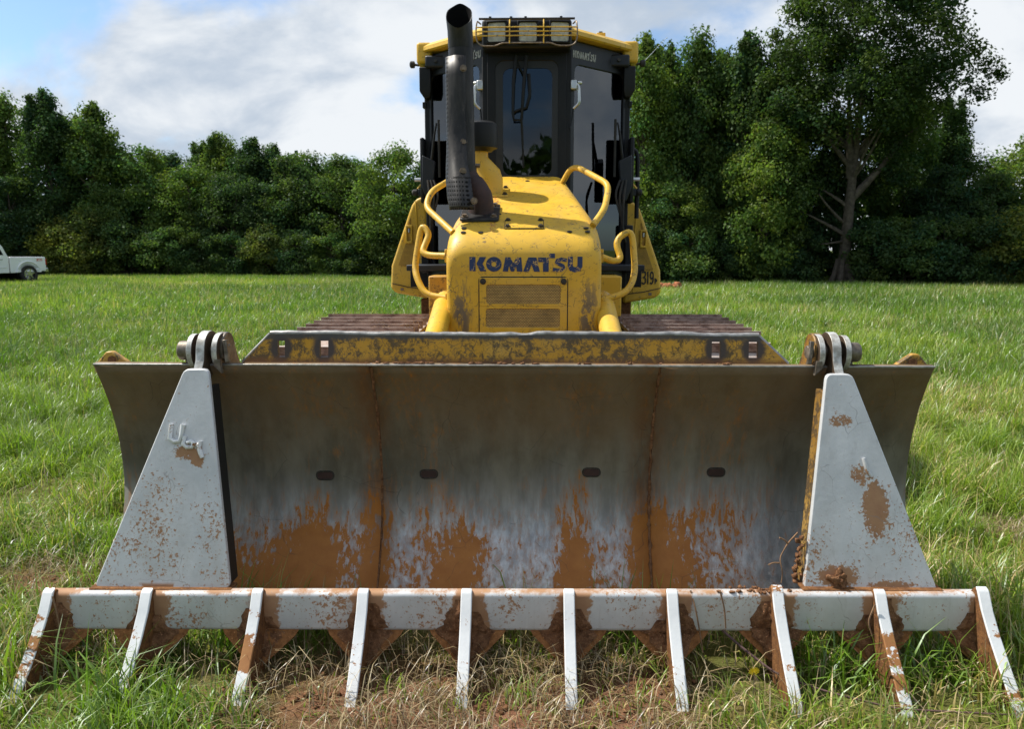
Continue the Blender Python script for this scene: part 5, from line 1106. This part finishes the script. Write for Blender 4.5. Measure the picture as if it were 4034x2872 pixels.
bspecs = [(20, 44.5, 1.0, 0, 'bush behind the pickup bed, at the left edge'), (150, 44.8, 1.0, 1, 'olive yellow bush right of the pickup tail'), (215, 44.6, 1.12, 1, 'yellow-green bush, second right of the pickup'), (300, 44.6, 1.0, 0, 'round bush at the field edge below the bright tall trees'),
 (380, 44.3, .95, 2, 'light bush left of the bare dead branches at the field edge'), (450, 44.5, .85, 0, 'dull green bush in the middle of the left field edge'), (530, 44.2, .8, 2, 'bush with pale leaves below the narrow skyline tree'), (600, 43.8, .85, 1, 'brightest bush of the left field edge'),
 (670, 43.6, .8, 0, 'bush in front of the shorter dark cedar-like tree'), (740, 43.4, .75, 2, 'bush between the two dark cedar-like trees'), (810, 43.0, .7, 0, 'bush low at the foot of the nearest dark cedar-like tree'), (880, 42.0, .8, 1, 'bush directly left of the yellow side housing'), (930, 42.0, .8, 0, 'bush partly hidden by the left guard rail'),
 (1450, 35.0, .8, 0, 'dark bush right of the number housing'), (1530, 34.6, .78, 2, 'bush below the double-topped tree on the right'), (1610, 34.8, .6, 0, 'small bush left of the sunlit gap under the right trees'), (1690, 34.9, .62, 2, 'leafy bush between the two sunlit gaps under the right trees'), (1760, 35.2, .8, 0, 'dark bush left of the big forked trunk'),
 (1935, 34.3, .85, 0, 'bush hiding the right foot of the big forked trunk'), (2010, 34.0, .9, 2, 'wide bush right of the big forked trunk'), (2090, 33.8, .95, 0, 'wide grey-green bush, third from the right edge'), (2170, 33.6, .9, 2, 'tall bush, second from the right edge at the field'), (2255, 33.2, .95, 1, 'yellow-tipped bush at the right edge of the field'), (2300, 34.6, 1.1, 0, 'dark bush cut by the right edge of the view')]
for i, (px, Y, s, k, lab) in enumerate(bspecs): place_tree('bush', bush[k], AT(px, Y), Y, s * .92, 2.1 * i + .5, lab, 'bush', 'bushes along the field edge')
# deep wood behind the front rows, one mass
def deep_wood():
    rng = np.random.default_rng(77); n = 52000
    px = np.concatenate([rng.uniform(-700, 1400, n // 2), rng.uniform(1380, 2900, n // 2)]); left = px < 1380
    Y = np.where(left, rng.uniform(51, 57, n), rng.uniform(41, 46, n)); X = .03 + Y * ((px - 1140.5) / 1712. - .0227)
    hmax = np.where(left, np.interp(px, [-700, 280, 420, 620, 1150, 1380], [8.6, 8.0, 6.6, 6.8, 6.0, 6.5]), np.interp(px, [1380, 1700, 2050, 2120, 2900], [5.6, 5.6, 6.0, 4.2, 4.6])) + 1.2 * (vnoise(X, Y, 1.6, 3) - .5) * 2
    Z = hmax * np.power(rng.random(n), .8); P = np.stack([X, Y + rng.normal(size=n) * .5, np.maximum(Z, .1)], 1)
    # sunlit gaps low under the right-hand trees stay open
    keep = ~((px > 1590) & (px < 1745) & (P[:, 2] < 1.5)); P = P[keep]; n = len(P)
    N = rng.normal(size=(n, 3)) + np.array([0, -.5, .5]); N /= np.linalg.norm(N, axis=1, keepdims=True)
    co, q = leaf_quads(P, N, .42, rng); col = np.array(G3)[None] * rng.uniform(.6, 1.2, (n, 1)); col = np.repeat(np.concatenate([col, np.ones((n, 1))], 1), 4, 0)
    o = fast_mesh('deep_wood', co, q, 'leaf', col, smooth=False); tag(o, 'dark mass of leaves deep in the wood behind the front trees', 'woodland', kind='stuff')
deep_wood()
# wood on the far side of the field behind the viewer, seen only as the reflection in the cab glass
def rear_wood():
    rng = np.random.default_rng(78); n = 9000; X = rng.uniform(-60, 60, n); Y = rng.uniform(-52, -46, n); hm = 7.5 + 3.5 * (vnoise(X, Y * 0, 5, 4) - .5) * 2 + 1.5 * (vnoise(X, Y * 0, 1.7, 4) - .5)
    Z = hm * np.power(rng.random(n), .7); P = np.stack([X, Y, Z], 1); N = rng.normal(size=(n, 3)); N /= np.linalg.norm(N, axis=1, keepdims=True)
    co, q = leaf_quads(P, N, 1.1, rng); col = np.repeat(np.concatenate([np.array(G3)[None] * rng.uniform(.7, 1.2, (n, 1)), np.ones((n, 1))], 1), 4, 0)
    tag(fast_mesh('opposite_wood', co, q, 'leaf', col, smooth=False), 'wood across the field, mirrored in the cab glass', 'woodland', kind='stuff')
rear_wood()

# ---------------------------------------------------------------- grass
def blades(x, y, h, wd, seg, rng, col, lean=.55, flat=None, z=None, curl=1.0):
    n = len(x); az = rng.uniform(0, 2 * math.pi, n); face = az + math.pi / 2 + rng.normal(size=n) * .5
    ln = np.abs(rng.normal(size=n)) * lean + .12 if flat is None else flat
    zb = gz(x, y) - .006 if z is None else z
    lv = []; nvl = seg + 1
    for k in range(seg + 1):
        t = k / seg; bendt = ln * t * (1 + curl * t) * .62
        cx = x + np.cos(az) * h * np.sin(np.minimum(bendt, 1.9)) * t; cy = y + np.sin(az) * h * np.sin(np.minimum(bendt, 1.9)) * t; cz = zb + h * t * np.cos(np.minimum(bendt, 1.75))
        hw = wd * .5 * (1 - t ** 1.6) if k < seg else wd * 0
        if k < seg:
            lv.append(np.stack([cx - np.cos(face) * hw, cy - np.sin(face) * hw, cz], 1)); lv.append(np.stack([cx + np.cos(face) * hw, cy + np.sin(face) * hw, cz], 1))
        else: lv.append(np.stack([cx, cy, cz], 1))
    m = 2 * seg + 1; co = np.stack(lv, 1).reshape(-1, 3); b0 = np.arange(n)[:, None] * m
    quads = np.concatenate([b0 + np.array([[2 * k, 2 * k + 1, 2 * k + 3, 2 * k + 2]]) for k in range(seg - 1)], 0) if seg > 1 else np.zeros((0, 4), int)
    tris = b0 + np.array([[2 * seg - 2, 2 * seg - 1, 2 * seg]])
    c4 = np.repeat(np.concatenate([col, np.ones((n, 1))], 1), m, 0); return co, quads, tris, c4
def join_blades(name, parts, mat, label):
    co, qs, ts, cs, k = [], [], [], [], 0
    for a, q, t, c in parts: co.append(a); qs.append(q + k); ts.append(t + k); cs.append(c); k += len(a)
    o = fast_mesh(name, np.concatenate(co), np.concatenate(qs), mat, np.concatenate(cs), tris=np.concatenate(ts), smooth=True)
    return tag(o, label, 'grass', kind='stuff')
def sample(y0, y1, dens, rng, margin=1.1):
    area = .75 * (y1 ** 2 - y0 ** 2) + 2 * margin * (y1 - y0); n = int(area * dens * 1.15); y = np.sqrt(rng.uniform(y0 ** 2, y1 ** 2, n)); x = (rng.random(n) * 2 - 1) * (.73 * y + margin) - .02 * y
    return x, y
def gcol(x, y, rng, dry=0.0):
    n = len(x); pt = vnoise(x, y, 1.7, 11); p2 = vnoise(x, y, .35, 12)
    a = np.array([.108, .205, .018]); b_ = np.array([.225, .318, .044]); c = np.array([.42, .38, .18])
    f = np.clip(.5 * pt + .5 * p2 + rng.normal(size=n) * .22, 0, 1)[:, None]; col = a * (1 - f) + b_ * f
    d = (rng.random(n) < (.03 + .30 * sstep(vnoise(x, y, 2.6, 13) * .6 + vnoise(x, y, .8, 16) * .4, .45, .8) + dry))[:, None]; col = np.where(d, c * rng.uniform(.6, 1.1, (n, 1)), col); big = (.5 * vnoise(x, y, 2.3, 14) + .5 * vnoise(x, y, 6.5, 15))[:, None]; big = sstep(big, .2, .8); col = col * (.70 + .55 * big) * np.concatenate([.85 + .28 * big, np.ones((n, 1)), .9 + .3 * big], 1)
    return col * rng.uniform(.62, 1.32, (n, 1))
def clear_of_machine(x, y):
    t = (np.abs(np.abs(x) - .95) < .36) & (y > 3.72) & (y < 6.9); b = (np.abs(x) < 1.8) & (np.abs(y - 3.05) < .12); u = (np.abs(x) < .7) & (y > 3.3) & (y < 6.8)
    return ~(t | b | u)
rg = np.random.default_rng(21); parts = []
x, y = sample(1.7, 7.5, 3400, rg); bz = bare(x, y); tuft = vnoise(x, y, .30, 20) * .6 + vnoise(x, y, .11, 22) * .4
k = clear_of_machine(x, y) & (rg.random(len(x)) > bz * .60) & (rg.random(len(x)) < sstep(tuft, .22, .52) * .78 + .22); x, y, tf_ = x[k], y[k], tuft[k]; n = len(x)
h = (.07 + .20 * sstep(tf_, .35, .75)) * rg.uniform(.55, 1.45, n) * (1 - .35 * bare(x, y)) * (1 - .35 * ((np.abs(x + .05) < 1.7) & (y < 2.75) & (x < .4)))
parts.append(blades(x, y, h, rg.uniform(.0038, .0105, n), 3, rg, gcol(x, y, rg), .62))
tx, ty = sample(1.9, 26, 1.6, rg); ok = clear_of_machine(tx, ty) & (bare(tx, ty) < .5); tx, ty = tx[ok], ty[ok]; nb = 46
x = np.repeat(tx, nb) + rg.normal(size=len(tx) * nb) * .055 * np.repeat(rg.uniform(.6, 1.8, len(tx)), nb); y = np.repeat(ty, nb) + rg.normal(size=len(tx) * nb) * .055; n = len(x)
tc = np.repeat(rg.uniform(.8, 1.25, len(tx)), nb)[:, None] * np.array([.125, .225, .025]) * rg.uniform(.7, 1.25, (n, 1))
parts.append(blades(x, y, np.repeat(rg.uniform(.14, .30, len(tx)), nb) * rg.uniform(.6, 1.25, n), rg.uniform(.006, .012, n) * np.clip(y / 8, 1, 2.5), 3, rg, tc, .75))
x, y = sample(7.5, 17, 760, rg, 2.0); tuft = vnoise(x, y, .45, 20) * .6 + vnoise(x, y, .16, 22) * .4; k = rg.random(len(x)) < sstep(tuft, .15, .5) * .85 + .15; x, y, tf_ = x[k], y[k], tuft[k]; n = len(x)
parts.append(blades(x, y, (.09 + .17 * sstep(tf_, .35, .75)) * rg.uniform(.6, 1.4, n), rg.uniform(.008, .016, n), 2, rg, gcol(x, y, rg, .03), .55))
x, y = sample(17, 56, 190, rg, 5); n = len(x); tuft = vnoise(x, y, 1.1, 20)
parts.append(blades(x, y, (.12 + .14 * tuft) * rg.uniform(.6, 1.5, n), rg.uniform(.018, .040, n), 1, rg, gcol(x, y, rg, .05), .5))
x, y = sample(4.0, 30, 9, rg); k = clear_of_machine(x, y) & (vnoise(x, y, 3.3, 41) > .52); x, y = x[k], y[k]; n = len(x)     # pale seed stalks
parts.append(blades(x, y, rg.uniform(.22, .40, n), rg.uniform(.003, .006, n) * np.clip(y / 7, 1, 3), 3, rg, np.array([.40, .37, .19])[None] * rg.uniform(.7, 1.2, (n, 1)), .35))
join_blades('grass', parts, 'grass', 'green meadow grass covering the field')
# dry straw lying on the bare ground and in the sward
x, y = sample(1.7, 4.2, 2600, rg); bz = bare(x, y); k = (rg.random(len(x)) < (bz * .95) * (.30 + .70 * sstep(vnoise(x, y, .17, 31), .30, .62)) + .06); x, y = x[k], y[k]; n = len(x)
sc_ = rg.random((n, 1)); cs_ = (np.array([.46, .37, .21]) * (1 - sc_) + np.array([.19, .115, .06]) * sc_) * rg.uniform(.5, 1.25, (n, 1))
p1 = blades(x, y, rg.uniform(.05, .20, n), rg.uniform(.002, .0048, n), 3, rg, cs_, flat=rg.uniform(1.3, 1.75, n), z=gz(x, y) + rg.uniform(.0, .03, n), curl=.15)
x, y = sample(4.2, 12, 260, rg); k = rg.random(len(x)) < .25 + bare(x, y); x, y = x[k], y[k]; k = clear_of_machine(x, y); x, y = x[k], y[k]; n = len(x); cs_ = np.array([.33, .26, .13])[None] * rg.uniform(.6, 1.2, (n, 1))
p2 = blades(x, y, rg.uniform(.10, .26, n), rg.uniform(.003, .007, n), 2, rg, cs_, flat=rg.uniform(.5, 1.6, n), curl=.3)
join_blades('straw', [p1, p2], 'straw', 'dry brown straw littering the ground round the rake')

# loose crumbs of red soil among the straw
def crumbs():
    x, y = sample(1.75, 3.4, 900, rg); b = bare(x, y); k = rg.random(len(x)) < b * sstep(vnoise(x, y, .22, 33), .35, .7); x, y = x[k], y[k]; n = len(x)
    o6 = np.array([[1, 0, 0], [-1, 0, 0], [0, 1, 0], [0, -1, 0], [0, 0, 1], [0, 0, -1]], float); f8 = np.array([[0, 2, 4], [2, 1, 4], [1, 3, 4], [3, 0, 4], [2, 0, 5], [1, 2, 5], [3, 1, 5], [0, 3, 5]])
    sz = (.003 + .014 * rg.random(n) ** 3)[:, None, None]; v = o6[None] * rg.uniform(.6, 1.4, (n, 6, 1)) * sz + rg.normal(size=(n, 6, 3)) * sz * .25
    v[:, :, 2] *= .75; v += np.stack([x, y, gz(x, y) + sz[:, 0, 0] * .25], 1)[:, None]
    t = (np.arange(n)[:, None, None] * 6 + f8[None]).reshape(-1, 3)
    o = fast_mesh('soil_crumbs', v.reshape(-1, 3), np.zeros((0, 4), int), 'mud', tris=t, smooth=False); tag(o, 'crumbs of red brown soil scattered under the rake', 'soil', kind='stuff')
crumbs()

# ---------------------------------------------------------------- small things
FX, FY = .789, 2.425
FL = thing('wildflower', (FX, FY, 0), 'single small yellow flower in the grass before the rake, right of centre', 'flower')
fz = .125; MB().tube([(FX, FY, -.01), (FX + .003, FY - .002, .05), (FX, FY - .005, fz)], .0016, 5).build('stem', 'stem_purple', FL)
for k in range(13):
    a = 2 * math.pi * k / 13 + .1; b = MB(); c, s_ = math.cos(a), math.sin(a); pz = Vector((FX, FY - .005, fz)); d1 = Vector((c, -.35 * s_ - .0, s_)); d2 = Vector((-s_, -.35 * c, c))
    b.add([pz + d1 * .002 - d2 * .0015, pz + d1 * .017 - d2 * .0028, pz + d1 * .019 + d2 * .0005, pz + d1 * .017 + d2 * .0030, pz + d1 * .002 + d2 * .0015], [(0, 1, 2, 3, 4)]); b.build('petal', 'flower_yellow', FL, smooth=0, fix=False)
MB().tube([(FX, FY - .005, fz), (FX, FY - .009, fz + .001)], .004, 8).build('disc', 'flower_yellow', FL)
tw = MB(); tw.tube([(.68, 2.70, .20), (.78, 2.62, .12), (.90, 2.52, .055), (1.05, 2.45, .035), (1.25, 2.38, .02), (1.6, 2.34, .03)], [.0055, .005, .0045, .004, .0035, .003], 6, smooth=.05); t_ = tw.build('fallen_twig', 'stem_purple', None); tag(t_, 'thin purplish brown stem lying from the rake bar into the grass at right', 'twig')
CL = thing('clay_heap', (5.28, 29.7, 0), 'small heap of red clay clods right of the yellow number housing', 'dirt heap')
for k in range(9): lump('clod', (5.28 + random.uniform(-.35, .45), 29.7 + random.uniform(-.3, .3), .10 + random.uniform(0, .10)), (random.uniform(.10, .22), .16, random.uniform(.07, .13)), 'clay', CL, k + 11, 2, .5)
# hay caught on the track
for k in range(26):
    sx_ = -1 if k < 20 else 1; x0 = sx_ * random.uniform(.66, .9); y0 = random.choice((4.30, 4.45, 4.62)) ; z0 = 1.065; a = random.uniform(0, 6.28); L = random.uniform(.04, .10)
    MB().tube([(x0, y0, z0), (x0 + L * .5 * math.cos(a), y0 + .02, z0 + random.uniform(.01, .04)), (x0 + L * math.cos(a), y0 + .03 * math.sin(a), z0 + random.uniform(-.01, .03))], .002, 4).build('hay_wisp', 'root_brown', DZ)
